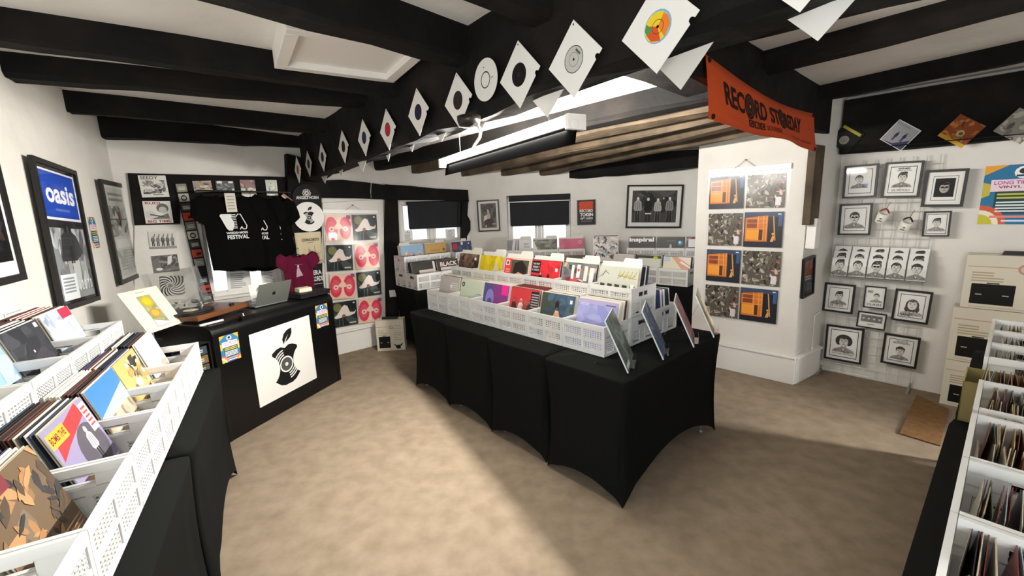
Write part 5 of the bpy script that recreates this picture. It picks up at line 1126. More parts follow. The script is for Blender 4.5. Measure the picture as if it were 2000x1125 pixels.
o = b.build('lid_emblem', PRINT, lid); o.location = (lw_ / 2, lean * .5 - .0055, .11); o.rotation_euler = (math.atan2(-lean, hh - .012) * -1 * -1, 0, 0)
b = B(); b.box(.01, lean * .08 + .003, .02, lw_ - .01, lean * .08 + .004, .03)
# portrait card, books and box on the right end of the counter
def onct(u, v, z): p = rz(u, v, z); return Vector((p.x, p.y, z))
ZT = CHT + .006
bx = onct(604, 577, ZT); r = thing('box_set', 'black flat box set with a printed lid at the right end of the counter', 'box', bx, R(62)); b = B(); b.box(-.16, -.1, 0, .16, .12, .035); b.build('box_base', mat('box_black', '#131213', .5), r, bevel=.003)
b = B(); b.box(-.165, -.105, .03, .165, .125, .045, '#1c191b'); A = None; b.build('box_lid', PRINT, r, bevel=.002)
bk = onct(583, 571, ZT); r2 = thing('small_parcel', 'cream block of cards on top of the black box set', 'box', Vector((bx.x - .03, bx.y - .02, ZT + .0455)), R(50)); b = B(); b.box(-.07, -.05, 0, .05, .05, .04); b.build('block', mat('cream_card', '#d9cfae', .7), r2, bevel=.003); b = B(); b.box(-.071, -.051, .012, .051, .051, .02); b.build('paper_band', WHITE, r2)
wc = onct(622, 583, ZT); b = B(); b.box(-.09, -.012, 0, .09, .012, .03); tag(b.build('card_pack', WHITE, None, CTP(CL - .13, .09, ZT), (0, 0, R(66)), bevel=.002), 'white narrow carton at the right front corner of the counter', 'carton')
record(CTP(CL - .42, .44, ZT), rotm(R(50), R(14)), 'white card with a small portrait standing behind the laptop', lambda A: A.rect(0, 0, 1, 1, '#e4e2de').portrait(.55, .55, .2, 'short', '#6a6562', '#b0a8a2', '#dcd5cf').bars(.1, .1, .5, .22, 1, '#9a9792'), None, .16, .16, .003, name='greeting_card', cat='card', mats=PRINT)
# back table and white framed sun sleeve, left of the counter
spandex_table(Vector((-2.62, 2.66, 0)), R(72), .40, .5, .905, 'taller black-covered side table behind the left end of the counter', None, arch=(.05, .05), pinch=.01)
def c_sun(A): A.rect(0, 0, 1, 1, '#e6dfcd').rect(.33, .08, .68, .84, '#9fa57c').noise(30, ['#b1b58c', '#8f976f', '#a8a478'], 91, .34, .1, .67, .83, .1).circ(.5, .69, .13, '#dcb022', .13).circ(.5, .69, .09, '#e8c239', .09).circ(.5, .4, .13, '#c98f4a', .12).circ(.5, .4, .09, '#d9b04c', .08).poly([(.34, .09), (.34, .26), (.5, .2), (.67, .14), (.67, .09)], '#cfdadb').bars(.38, .91, .6, .94, 1, '#a39c8c')
sb = rz(320, 655, .89); tl_ = rz(248, 578, 1.2)
sunp = Vector((-2.50, 3.02, .914))
record(sunp, rotm(R(88), R(30)), 'cream sleeve with a yellow sun print leaning behind the left crates', c_sun, None, .315, .33)
# cassette tower in front of the side table
r = thing('cassette_rack', 'small dark rack of cassettes between the counter and the left crates', 'rack', Vector((-2.18, 2.84, 0)), R(72)); b = B()
for a in ((-.16, 0, 0, -.15, .12, .83), (.09, 0, 0, .1, .12, .83), (-.16, .11, 0, .1, .12, .83), (-.16, 0, .82, .1, .12, .83), (-.16, 0, .0, .1, .12, .02)): b.box(*a)
b.build('case', BLACKM, r)
for i in range(12):
    b = B(); z = .03 + i * .065; b.box(-.14, .012, z, .08, .1, z + .055, ('#2b2a26', '#4a4a3c', '#6d5a3a', '#33404a')[i % 4]); A = Art(b, .2, .045, .012, cz=z + .027, cx=-.03); A.bars(.1, .2, .9, .8, 2, '#bdb9a8'); b.build('cassette_case', PRINT, r)
# carton of a record case on the floor by the post, and the stack at the right wall
def case_carton(P, org, W, Hh, D, label, rzv, group=None, tabs=True):
    r = thing('record_case_carton', label, 'carton', org, rzv, group); cc = '#cfc8b6'
    b = B(); b.box(-W / 2, 0, 0, W / 2, D, Hh, cc); A = Art(b, W, Hh, 0, cz=Hh / 2)
    A.rect(.02, .78, .5, .795, '#b58f7d').rect(.62, .72, .98, .735, '#b58f7d').circ(.55, .765, .07, '#b58f7d').circ(.55, .765, .045, '#cdb8a4').bars(.66, .8, .92, .83, 1, '#a99a80')
    A.bars(.07, .5, .38, .7, 4, '#a99a80', random.Random(2)).rect(.08, .09, .49, .47, '#15120f').rect(.22, .475, .34, .495, '#15120f').rect(.13, .26, .19, .28, '#a8a49a').rect(.38, .26, .44, .28, '#a8a49a')
    A.txt('Vinyl LP', .62, .55, .9, .61, '#8d8168').txt('Storage', .62, .48, .9, .54, '#8d8168').txt('Case', .62, .41, .76, .47, '#8d8168').bars(.62, .33, .92, .38, 2, '#a99a80')
    A.poly([(.7, .05), (.69, .18), (.85, .18), (.84, .05)], '#1d1713').poly([(.62, .2), (.65, .22), (.7, .12), (.69, .08)], '#1d1713').poly([(.84, .17), (.91, .24), (.93, .21), (.86, .13)], '#1d1713').rect(.08, .03, .6, .045, '#b9ac91')
    b.build('carton_body', PRINT, r, bevel=.002)
    if tabs:
        b = B(); b.prism([(-.1, Hh - .004), (.1, Hh - .004), (.09, Hh + .03), (-.09, Hh + .03)], D * .35, D * .35 + .02); b.build('carry_handle', mat('handle_black', '#151313', .5), r, bevel=.004)
        b = B(); b.box(-W / 2, D * .3, Hh, -.11, D * .3 + .03, Hh + .004); b.box(.11, D * .3, Hh, W / 2, D * .3 + .03, Hh + .004); b.build('top_flap', mat('carton_flap', cc, .8), r)
    return r
c0_, c1_ = rz(737.5, 686, 0), rz(792, 683, 0)
case_carton(None, Vector(((c0_.x + c1_.x) / 2, (c0_.y + c1_.y) / 2, 0)), .335, .385, .16, 'cream record case carton on the floor below the record rack', R(5))
# ================================================================== PIER SIDE
PRt = Plane((CF.o.x, CF.o.y), pr.az)
framed(PRt, ((1566, 505), (1588, 499), (1586, 571), (1563, 585)), .015, 'small dark framed print on the narrow side of the white pier', lambda A: A.rect(0, 0, 1, 1, '#3a2a24').rect(.1, .55, .9, .95, '#8a4a3a').rect(.1, .1, .9, .5, '#4a4e52').bars(.2, .4, .8, .55, 2, '#b5a89c'), .018, 0)
q = [PRt.sz(*p_, .05) for p_ in ((1592, 284), (1608, 284), (1600, 428), (1584, 428))]
b = B(); s0_, s1_ = q[0][0], q[1][0] + .02; fr = [PRt.at(s0_, 1.33, .0), PRt.at(s1_, 1.33, .0), PRt.at(s1_, 1.33, .06), PRt.at(s0_, 1.33, .06)]; b.hexa([(p_.x, p_.y, 1.45) for p_ in fr], [(p_.x, p_.y, 2.1) for p_ in fr]); struct(b, 'wall_post', OAKB, bevel=.006)
m_ = PRt.hit(1590, 456, .05); r = thing('control_box', 'white plastic control box on the side of the pier under the dark timber', 'control box', Vector((m_.x, m_.y, m_.z)), PRt.rz); b = B(); b.box(-.045, -.03, -.13, .045, .045, .13); b.build('housing', WHITE, r, bevel=.008); b = B(); b.box(.046, -.0, .02, .11, .045, .1); b.build('side_panel', mat('box_grey', '#6b6a66', .5), r); b = B(); b.box(.046, .0, -.12, .09, .045, .0); b.build('cover', mat('box_cream', '#b9b4a6', .5), r)
b = B(); b.tube([PRt.at(.3, .26, .02), PRt.at(.3, .6, .02), PRt.at(.42, .62, .02)], .006, 6); tag(b.build('wall_cable', WHITE), 'white cable running up the side of the pier', 'cable')
# ================================================================== RIGHT WALL
def grid_panel():
    tl_, tr_, br_, bl_ = RW.sz(1640, 312, .035), RW.sz(1815, 300, .035), RW.sz(1786, 757, .035), RW.sz(1607, 720, .035)
    x0, x1, z0, z1 = (tl_[0] + bl_[0]) / 2, (tr_[0] + br_[0]) / 2 + .02, .035, 1.98
    r = thing('wire_grid_panel', 'white wire grid panel against the right wall holding framed prints', 'display grid', RW.at(x0, 0, .04), RW.rz); W = x1 - x0
    for nm, pos in (('vertical_wires', 'v'), ('horizontal_wires', 'h')):
        b = B()
        if pos == 'v':
            for i in range(9): b.tube([(W * i / 8, 0, z0), (W * i / 8, 0, z1)], .0035, 6)
        else:
            for j in range(int((z1 - z0) / .075) + 1): b.tube([(0, -.006, z0 + j * .075), (W, -.006, z0 + j * .075)], .0025, 6)
        o = b.build(nm, mat('grid_wire', '#cfcdc8', .4, metal=.2), r); o['kind'] = 'stuff'
    for x in (0, W):
        b = B(); b.tube([(x, -.16, .008), (x, .02, .008), (x, .02, .05)], .008, 8); b.build('foot', mat('foot_grey', '#8f8d88', .4), r)
    return r, x0, W
gp, gx0, gW_ = grid_panel()
def gframe(qd, lb, fn, bd=.016, mt=.022): return framed(RW, qd, .075, lb, fn, bd, mt, .02, 'framed drawings on the wire grid', mcol='#e6e4df')
def dr(hair, seed=1, specs=False, cap=None, cx=.5, cy=.56, r=.24, words=None, lk=0, bg='#e8e6e2', tone=('#3a3836', '#99958f', '#d6d2cb')):
    def f(A):
        A.rect(0, 0, 1, 1, '#1d1c1b').rect(.025, .025, .975, .975, bg); A.portrait(cx, cy, r, hair, *tone, seed, specs, True, lk)
        if words:
            for t_, x0, y0, x1, y1, c in words: A.txt(t_, x0, y0, x1, y1, c, .02)
    return f
gframe(((1650.5, 324.8), (1717.7, 318.8), (1711.7, 385.3), (1645.7, 387.9)), 'framed drawing of a bowed head with blue signature, top left of the wire grid', lambda A: (dr('short', cx=.45, cy=.58, r=.2, lk=.1)(A), A.bars(.6, .22, .85, .4, 3, '#5f78b5')))
gframe(((1729.7, 317.6), (1806, 313.3), (1795.9, 385.5), (1721.5, 386.5)), 'framed drawing of a short haired figure under a bold caption, top middle of the grid', dr('quiff', cx=.5, cy=.58, r=.21, words=(('NEVER MIND', .3, .88, .75, .95, '#2a2928'), ('HERE IS THE', .25, .82, .8, .86, '#77736e'), ('EX PISTOLS', .15, .06, .85, .15, '#8a8681'))))
framed(RW, ((1807.6, 332.4), (1891.1, 328.9), (1884.4, 403.6), (1800, 404.4)), .085, 'framed dark close-up face in sunglasses, top right of the wire grid', lambda A: A.rect(0, 0, 1, 1, '#1d1c1b').rect(.02, .02, .98, .98, '#e8e6e2').rect(.1, .14, .9, .9, '#1c1b1a').portrait(.5, .52, .27, 'short', '#111010', '#6d6964', '#b5b0a9', 3, True, False), .02, .03, .02, 'framed drawings on the wire grid', mcol='#e6e4df')
gframe(((1642, 399), (1707, 396), (1699, 459.5), (1635.5, 459)), 'framed drawing of a face in dark glasses, left end under the bowed head', dr('short', 4, True, cx=.48, cy=.58, r=.26))
gframe(((1806, 413), (1861, 411.5), (1853, 462), (1799.5, 462)), 'small framed pencil face on the right of the grid, beside the mugs', dr('quiff', 5, cx=.5, cy=.55, r=.25, tone=('#4a4845', '#a5a19b', '#d9d5cf')), .012, .01)
gframe(((1612, 550.5), (1672, 557), (1666, 613), (1607.5, 606)), 'framed drawing of a dark haired head with a caption, left of the lower middle row', dr('quiff', 6, cx=.5, cy=.6, r=.22, words=(('OK TO GO', .1, .08, .75, .2, '#5a5754'),)))
gframe(((1690, 557), (1733, 561.5), (1727, 603.5), (1686.5, 599.5)), 'small framed poster style head, middle of the lower grid', lambda A: A.rect(0, 0, 1, 1, '#e2e0db').portrait(.6, .55, .2, 'short', '#4a4845', '#a5a19b', '#d9d5cf', 7, False, True).txt('NO', .08, .72, .38, .88, '#55524e', .02).txt('CLASH', .08, .05, .92, .17, '#55524e', .02), .009, .006)
gframe(((1748.9, 562.9), (1823.3, 570.7), (1812.9, 634), (1741.8, 623.8)), 'framed drawing of a face with a lightning style fringe, right of the lower middle row', dr('long', 8, cx=.52, cy=.56, r=.26, words=(('SANE', .1, .05, .5, .16, '#55524e'),), tone=('#4a4743', '#b5b0a9', '#e0dcd6')))
gframe(((1676.5, 606.5), (1733.5, 614), (1728, 645.5), (1673, 636)), 'small wide framed strip of four faces on the wire grid', lambda A: (A.rect(0, 0, 1, 1, '#e4e2dd'), A.rect(.06, .35, .94, .9, '#77736e'), [A.portrait(.17 + .22 * i, .65, .07, ('short', 'quiff')[i % 2], '#3a3836', '#99958f', '#d6d2cb', i, False, False) for i in range(4)], A.bars(.35, .12, .65, .24, 1, '#77736e')), .009, .006)
gframe(((1616.2, 632.9), (1690.4, 642.2), (1681.1, 711.8), (1608.9, 697.8)), 'framed drawing of a head with dreadlocks, bottom left of the wire grid', dr('locks', 9, cx=.5, cy=.58, r=.22, words=(('one love one heart', .1, .1, .9, .17, '#8a8681'),)))
gframe(((1728, 649.5), (1800, 660), (1789, 720.5), (1720, 706.5)), 'framed drawing of a close cropped face under a caption, bottom right of the grid', dr('cap', 10, cx=.5, cy=.48, r=.21, words=(('WE ARE THE', .3, .88, .75, .94, '#5a5754'), ('HIGHLIGHTS', .15, .8, .85, .87, '#5a5754'))))
# two mugs hanging on the grid
def mug(u, v, hc, label):
    c = RW.hit(u, v, .13); r = thing('mug', label, 'mug', c, (R(25), R(20), RW.rz)); b = B()
    b.lathe([(.0, -.045), (.038, -.045), (.04, -.04), (.04, .045), (.036, .045), (.036, -.035), (0, -.038)], 28); b.build('cup', mat('mug_white', '#e4e0d6', .25), r, smooth=True)
    b = B(); b.tube([(-.03 + .06 * i / 10, 0, .05 + .03 * math.sin(math.pi * i / 10)) for i in range(11)], .006, 8); b.tube([(0, .0, .08), (0, .02, .12), (0, .06, .12)], .002, 6); b.build('handle', mat('mug_' + hc.strip('#'), hc, .3), r, smooth=True)
    b = B(); A = Art(b, .05, .05, -.0408); A.portrait(.5, .5, .2, 'short'); b.build('mug_print', PRINT, r)
mug(1723, 424, '#8a2f28', 'white mug with a red handle hanging on the wire grid'); mug(1768, 441, '#171515', 'white mug with a black handle hanging on the wire grid')
# rack of greeting cards
loc, W, H, t = RW.quad((1634, 478), (1820, 481), (1808, 551), (1618, 535), .12)
cr_ = thing('card_rack', 'clear tiered rack of portrait greeting cards on the wire grid', 'card rack', RW.at((loc - RW.o).dot(RW.d), loc.z, .1), RW.rz)
b = B(); b.box(-W / 2, -.08, -H / 2, W / 2, -.078, -H / 2 + .1); b.box(-W / 2, -.08, -H / 2 - .003, W / 2, .03, -H / 2); b.build('front_lip', ACRYL, cr_)
b = B(); b.hexa([(-W / 2, .03, -H / 2), (W / 2, .03, -H / 2), (W / 2, .033, -H / 2), (-W / 2, .033, -H / 2)], [(-W / 2, .05, H / 2), (W / 2, .05, H / 2), (W / 2, .053, H / 2), (-W / 2, .053, H / 2)]); b.build('rack_back', ACRYL, cr_)
tiers = (('front', -.065, -H / 2 + .004, .2), ('middle', -.03, -H / 2 + .06, .2), ('back', .002, -H / 2 + .1, .2)); hz = ['quiff', 'short', 'quiff', 'short', 'cap', 'short']
for ti, (tn, y, z, hh) in enumerate(tiers):
    for k in range(5):
        x = -W / 2 + W * (k + .5) / 5; P_ = Matrix.Translation(cr_.location) @ Matrix.Rotation(RW.rz, 4, 'Z') @ Vector((x, y, z))
        wd = W / 5 * .92; hs = hz[(k + ti * 2) % 6]
        record(P_, rotm(RW.rz, R(9)), ('leftmost', 'second', 'middle', 'fourth', 'rightmost')[k] + ' portrait card in the ' + tn + ' tier of the clear card rack',
               lambda A: A.rect(0, 0, 1, 1, '#e6e4e0').portrait(.5, .58, .33, hs, '#3a3836', '#99958f', '#d6d2cb', k, k == 2, True).bars(.3, .04, .7, .08, 1, '#aaa69f'), 'portrait cards in the clear rack', wd, .165, .002, name='greeting_card', cat='card', mats=PRINT)
# poster and cartons
pq = [RW.sz(*p_, .003) for p_ in ((1925, 325), (1910, 438))]; px0 = pq[0][0]
pW = .40; loc = RW.at(px0 + pW / 2 + .003, (pq[0][1] + pq[1][1]) / 2, .003); pH = pq[0][1] - pq[1][1]
b = B(); b.box(-pW / 2, 0, -pH / 2, pW / 2, .001, pH / 2, '#eee'); festival(Art(b, pW, pH)); tag(b.build('gig_poster', PRINT, None, loc, (0, 0, RW.rz)), 'large colourful gig poster on the right wall above the stacked cartons', 'poster')
kc = rz(1834, 787, 0)
KD = RW.d; z = 0
for i, (hh, lb) in enumerate(((.375, 'record case carton on the floor, bottom of the stack by the right wall'), (.425, 'record case carton in the middle of the stack by the right wall'), (.405, 'record case carton on top of the stack by the right wall, with a black handle'))):
    o_ = Vector((kc.x, kc.y, 0)) + KD * (.27 + (0, .0, .03)[i]) + Vector((0, 0, z)); case_carton(None, o_, .54, hh, .17, lb, RW.rz, None, i == 2); z += hh + .004
# door mat set into the carpet by the cartons
mq = [rz(*p_, 0) for p_ in ((1790, 772), (1757, 848), (1836, 872), (1852, 800))]
b = B(); b.hexa([(p_.x, p_.y, 0.001) for p_ in (mq[0], mq[3], mq[2] + (mq[2] - mq[3]) * .0, mq[1])], [(p_.x, p_.y, .008) for p_ in (mq[0], mq[3], mq[2], mq[1])]); tag(b.build('door_mat', mat('brown_coir', '#7d5a30', .95, noise=('#674822', 30, (1, 1, 1), .3, .7), bump=(300, .6, .004))), 'brown coir mat on the carpet beside the stacked cartons', 'mat')
# ------------------------------------------------------------------ right hand table, single crates, cardboard box
RA = 40.5; ra = Vector((math.cos(R(RA)), math.sin(R(RA)), 0)); rbv = Vector((math.sin(R(RA)), -math.cos(R(RA)), 0)); RO = Vector((1.495, 1.388, 0))
def RP(s, t, z=0): p_ = RO + ra * s + rbv * t; return Vector((p_.x, p_.y, z))
spandex_table(RP(-.21, .39, 0), R(RA), 1.28, .78, TZ, 'black-covered table at the lower right edge of the photo', 'black tables along the right side', arch=(.12, .1), pinch=.02)
spandex_table(RP(1.05, .40, 0), R(RA), 1.2, .78, TZ - .002, 'black-covered table at the right edge under the far single crates', 'black tables along the right side', arch=(.12, .1), pinch=.02)
SGC = ['#8a6b4c', '#d9d2c0', '#6d2f2a', '#3a2f28', '#b59a70', '#4a5a4a', '#c9bda5', '#7a4038', '#2b2a2c', '#9c8560', '#a3aab0', '#59402c']
SG = []
for c in SGC:
    b = B(); b.box(-.09, -.0008, 0, .09, .0008, .18, c)
    if len(SG) % 3 == 0: b.box(-.088, -.0015, 0, .088, .0, .178, '#e4ddcc')
    SG.append(b.make('single_sleeve')); SG[-1].materials.append(GLOSSY)
sr = [(-.03, -.40, 'third single crate from the right bottom corner'), (-.40, -.72, 'second single crate from the right bottom corner'), (-.72, -1.10, 'nearest single crate at the right bottom corner'), (.02, .36, 'single crate just in front of the cardboard box'), (.72, 1.0, 'single crate just beyond the cardboard box'), (1.0, 1.3, 'single crate second beyond the cardboard box'), (1.3, 1.6, 'farthest single crate, below the stacked cartons')]
g2 = random.Random(9); RRZ = R(220.5)
def singles(o, L, D, lb, n):
    M = Matrix.Translation(o) @ Matrix.Rotation(RRZ, 4, 'Z')
    cols_ = (-.094, .094) if L > .33 else (0,)
    for cx_ in cols_:
        for k in range(n):
            y = -D / 2 + .02 + k * min(.0095, (D - .05) / n)
            oo = put(SG[g2.randrange(len(SG))], 'single_sleeve', None, M @ Vector((cx_ + g2.uniform(-.004, .004), y, .006)), (Matrix.Rotation(RRZ + R(g2.uniform(-3, 3)), 4, 'Z') @ Matrix.Rotation(R(-4 + g2.uniform(-4, 4)), 4, 'X') @ Matrix.Rotation(R(g2.uniform(-1, 1)), 4, 'Y')).to_euler())
            tag(oo, 'seven inch single filed edge-on in the ' + lb, 'record', 'singles in the ' + lb)
for s0_, s1_, lb in sr:
    o_ = RP((s0_ + s1_) / 2, .065 + .145, TZ + .006); L_ = round(abs(s0_ - s1_) - .004, 3)
    crate(o_, RRZ, 'white crate, ' + lb, 'crates of singles along the right edge', L=L_, D=.29, H=.2); singles(o_, L_, .29, lb, 21)
cbx = RP(.375 + .13, .02 + .2, TZ + .005)
r = thing('cardboard_box', 'open brown cardboard box packed with singles on the right table', 'box', cbx, R(RA - 90)); b = B(); t_ = .004; w2, d2_, hh = .2, .11, .17
for a in ((-w2, -d2_, 0, w2, d2_, t_), (-w2, -d2_, 0, -w2 + t_, d2_, hh), (w2 - t_, -d2_, 0, w2, d2_, hh), (-w2, -d2_, 0, w2, -d2_ + t_, hh), (-w2, d2_ - t_, 0, w2, d2_, hh)): b.box(*a)
b.build('box_walls', CARD, r)
singles(cbx, .2, .36, 'open cardboard box', 36)

# ================================================================== BEAM DECORATION
SLV = {}
def bunting(P, u, v, ub, vb, off, lb, hole, inner, rot=0, group=None, notch=True, size=.18):
    c = P.hit((u + ub) / 2, (v + vb) / 2, off); d = size; key = None
    b = B(); h = d / 2; k = .013 if notch else 0
    pts = [(-h, -h), (h, -h), (h, h * .58), (h - k * .8, h * .62), (h - k, h * .69), (h - k * .8, h * .76), (h, h * .8), (h, h), (-h, h)] if notch else [(-h, -h), (h, -h), (h, h), (-h, h)]
    b.prism(pts, 0, .0016, '#dedcd6'); A = Art(b, d, d); fnx = hole or (lambda A: A.circ(.5, .5, .25, '#151414').circ(.5, .5, .06, '#242222'))
    fnx(A); A.circ(.06, .94, .02, '#3a3a38')
    o = b.build('record_bunting', PRINT, None, c); o.matrix_world = Matrix.Translation(c) @ Matrix.Rotation(P.rz, 4, 'Z') @ Matrix.Rotation(R(45), 4, 'Y')
    return tag(o, lb, 'hanging record sleeve', group)
hol = lambda c, c2='#201e1e': (lambda A: A.circ(.5, .5, .24, c2).circ(.5, .5, .21, c))
paper = lambda A: A.circ(.5, .5, .25, '#2a2a28').circ(.5, .5, .235, '#b5b4ae').ring(.5, .5, .12, .13, '#77766f').bars(.42, .62, .58, .7, 1, '#55544e').circ(.5, .5, .025, '#161515')
tricolour = lambda A: A.circ(.5, .5, .25, '#7aa9c9').circ(.49, .49, .225, '#d9c030').poly([(.5, .5), (.72, .46), (.68, .64), (.56, .71), (.45, .7)], '#d97a2a').poly([(.3, .4), (.42, .3), (.55, .28), (.7, .38), (.5, .5)], '#c9502a').poly([(.28, .42), (.33, .33), (.42, .3), (.45, .42)], '#4c8a4a').ring(.5, .5, .1, .11, '#6d3a1c').circ(.5, .5, .025, '#161515')
names = [((1285, -20), (1284, 124), 'white single sleeve with a yellow, orange and blue label on the spine beam', tricolour), ((1121, 42), (1120, 190), 'white single sleeve with a pale grey label on the spine beam, beside the coloured one', paper), ((1016, 80), (1011, 212), 'white single sleeve with a plain black centre just left of the grey label one', None),
         ((895, 142), (893, 250), 'white single sleeve left of the round disc on the spine beam, dark brown centre', hol('#2a2420')), ((815, 172), (818, 266), 'white single sleeve with a dark purple centre on the spine beam', hol('#262340')), ((759, 203), (755, 303), 'white single sleeve with a bright red centre on the spine beam', hol('#b32a3e')), ((712, 230), (710, 308), 'white single sleeve with a navy centre left of the bright red one', hol('#26324a')),
         ((671, 253), (670, 320), 'white single sleeve with a black centre, fourth from the far end of the beam', None), ((630, 276), (629, 338), 'small looking white single sleeve third from the far end of the beam', None), ((603, 292), (602, 348), 'white single sleeve second from the far end of the beam', None), ((582, 305), (581, 358), 'white single sleeve with a red centre at the far end of the beam', hol('#a8463c'))]
for (a, c_, lb, fn) in names: bunting(SP, *a, *c_, .03 if a[0] > 590 else .16, lb, fn, None, 0, 'single sleeves pinned along the spine beam')
pR, pW_ = SP.hit(948, 156, .035), SP.hit(969, 156, .035); rad = .088
b = B(); b.lathe([(rad, 0), (rad, .002)], 40, (0, 0, 0), '#d9d7d1', axis='y'); A = Art(b, rad * 2, rad * 2); A.ring(.5, .5, .17, .2, '#3a3937', 30).circ(.45, .8, .02, '#6a6966').bars(.68, .46, .84, .54, 1, '#a9a8a3'); tag(b.build('picture_disc', PRINT, None, pR, (0, 0, SP.rz)), 'round white picture disc hanging among the square sleeves on the beam', 'record')
# second row on the far side of the spine: only their tips show below it
SPb = Plane(SP.o - SP.n * .09, -52)
for k, (u, v) in enumerate(((1330, 152), (1068, 212), (938, 245), (862, 264), (804, 286), (758, 306), (708, 327), (666, 338), (634, 352))):
    p_ = SPb.hit(u, v) - Vector((0, 0, .035)); b = B(); b.prism([(0, 0), (.105, .105), (-.105, .105)], 0, .0016, '#d4d1ca'); o = b.build('record_bunting', PRINT, None, p_, (0, 0, SPb.rz + R((-6, 5, 0, 8, -4)[k % 5])))
    tag(o, 'plain white sleeve corner hanging down from the underside of the spine beam', 'hanging record sleeve', 'sleeve corners under the spine beam')
# near the top edge: two more sleeves hanging below the spine, close to the photographer
for (u, v), sz, lb in (((1562, 24), .18, 'white sleeve cut by the top edge, left of the larger one'), ((1597, 80), .18, 'large looking white sleeve at the top edge of the photo')):
    p_ = SP.hit(u, v, .03 if sz == .18 and v < 50 else -.12); cc_ = Vector((p_.x, p_.y, p_.z + .127)); b = B(); b.prism([(-.09, -.09), (.09, -.09), (.09, .09), (-.09, .09)], 0, .0016, '#dedcd6'); o = b.build('record_bunting', PRINT); o.matrix_world = Matrix.Translation(cc_) @ Matrix.Rotation(SP.rz, 4, 'Z') @ Matrix.Rotation(R(45), 4, 'Y'); tag(o, lb, 'hanging record sleeve')
# sleeves tucked on the right wall beam
for (qc, ln, lb, fn) in (((1652, 270), 1, 'black single sleeve with a yellow strip on the right wall beam', lambda A: A.rect(0, 0, 1, 1, '#0f0e0e').rect(.04, .82, .92, .94, '#a39a3a').circ(.5, .4, .2, '#77736d').ring(.5, .4, .1, .11, '#3a3836').circ(.5, .4, .03, '#141313')),
                         ((1758, 264), 1, 'pale grey single sleeve with two walking silhouettes on the right wall beam', lambda A: A.rect(0, 0, 1, 1, '#e2e1e0').rect(.03, .03, .97, .97, '#a3a3a8').poly([(.03, .03), (.97, .03), (.97, .5), (.5, .1)], '#4a4a68').figure(.38, .2, .4, '#3a3a5a', '#3a3a5a').figure(.68, .28, .4, '#3a3a5a', '#3a3a5a').txt('LONDON', .08, .84, .6, .93, '#77777c', .01)),
                         ((1877, 256), 1, 'rusty orange single sleeve on the right wall beam', lambda A: A.rect(0, 0, 1, 1, '#8a4420').noise(24, ['#a35a2c', '#6d3418', '#b5763a', '#8f7a66'], 96, sz=.16).rect(0, .0, 1, .14, '#c29a30').circ(.55, .42, .13, '#b5ab7c').circ(.57, .42, .07, '#5a5c26')),
                         ((1992, 246), 1, 'grey patterned single sleeve cut by the right edge of the photo', lambda A: A.rect(0, 0, 1, 1, '#8f8a80').noise(24, ['#b5b0a6', '#5a564f', '#77726a'], 97, sz=.18))):
    c = RW.hit(*qc, .125); b = B(); b.box(-.09, 0, -.09, .09, .0016, .09, '#d9d6cf'); fn(Art(b, .18, .18)); o = b.build('single_sleeve', PRINT); o.matrix_world = Matrix.Translation(c) @ Matrix.Rotation(RW.rz, 4, 'Z') @ Matrix.Rotation(R(38), 4, 'Y'); tag(o, lb, 'record')
b = B(); p0_, p1_ = RW.at(.06, 2.075, .135), RW.at(2.2, 2.055, .135); b.tube([p0_, p1_], .004, 6); tag(b.build('picture_wire', mat('dark_cord', '#161412', .8)), 'dark cord along the right wall beam holding the single sleeves', 'cord')
# ------------------------------------------------------------------ banner
bA, bB = CBm.sz(1378, 105, .06), CBm.sz(1590, 222, .06); bC, bD = CBm.sz(1590, 297, .06), CBm.sz(1384, 232, .06)
ban = thing('shop_banner', 'orange cloth banner with dark lettering hung between the spine beam and the pier', 'banner', CBm.at(0, 0, .06), CBm.rz)
def bq(x, y):       # x,y in 0..1 on the sagging cloth
    top = bA[1] + (bB[1] - bA[1]) * x - .05 * math.sin(math.pi * x); bot = bD[1] + (bC[1] - bD[1]) * x - .02 * math.sin(math.pi * x * 2) * (1 - x)
    X = (bA[0] * y + bD[0] * (1 - y)) * (1 - x) + (bB[0] * y + bC[0] * (1 - y)) * x
    Y = -.03 * math.sin(math.pi * x) * (1 - y) - .012 * math.sin(x * 14 + y * 2) * (1 - y)
    return X, Y, bot + (top - bot) * y
b = B(); nx, ny = 30, 6; vs = [bq(i / nx, j / ny) for j in range(ny + 1) for i in range(nx + 1)]; k = len(vs); vs += [(x, y + .002, z) for x, y, z in vs]
fs = [(j * (nx + 1) + i, j * (nx + 1) + i + 1, (j + 1) * (nx + 1) + i + 1, (j + 1) * (nx + 1) + i) for j in range(ny) for i in range(nx)]; fs += [tuple(q_ + k for q_ in f_[::-1]) for f_ in fs[:]]
for i in range(nx): fs += [(i, k + i, k + i + 1, i + 1), (ny * (nx + 1) + i, ny * (nx + 1) + i + 1, k + ny * (nx + 1) + i + 1, k + ny * (nx + 1) + i)]
b.mesh(vs, fs); b.build('cloth', mat('orange_cloth', '#c04714', .85), ban, smooth=True)
b = B()
def btxt(t, x0, y0, x1, y1, c, bold=.03):
    v_, f_ = glyphs(t, bold)
    # split long glyph edges is unnecessary: the cloth is nearly flat over a letter
    b.mesh([(lambda q_: (q_[0], q_[1] - .003, q_[2]))(bq(x0 + (x1 - x0) * x, y0 + (y1 - y0) * y)) for x, y in v_], f_, c)
ink = '#2a1713'
btxt('REC', .1, .36, .245, .76, ink); btxt('RD', .325, .36, .415, .76, ink); btxt('ST', .445, .36, .53, .76, ink); btxt('REDAY', .6, .36, .8, .76, ink)
btxt('SOUNDS', .405, .15, .53, .27, '#6d2a14', .02); btxt('SUPPORTED BY', .66, .15, .78, .21, '#8f3414', .01); btxt('ENTERTAINMENT', .8, .14, .92, .2, '#8f3414', .01)
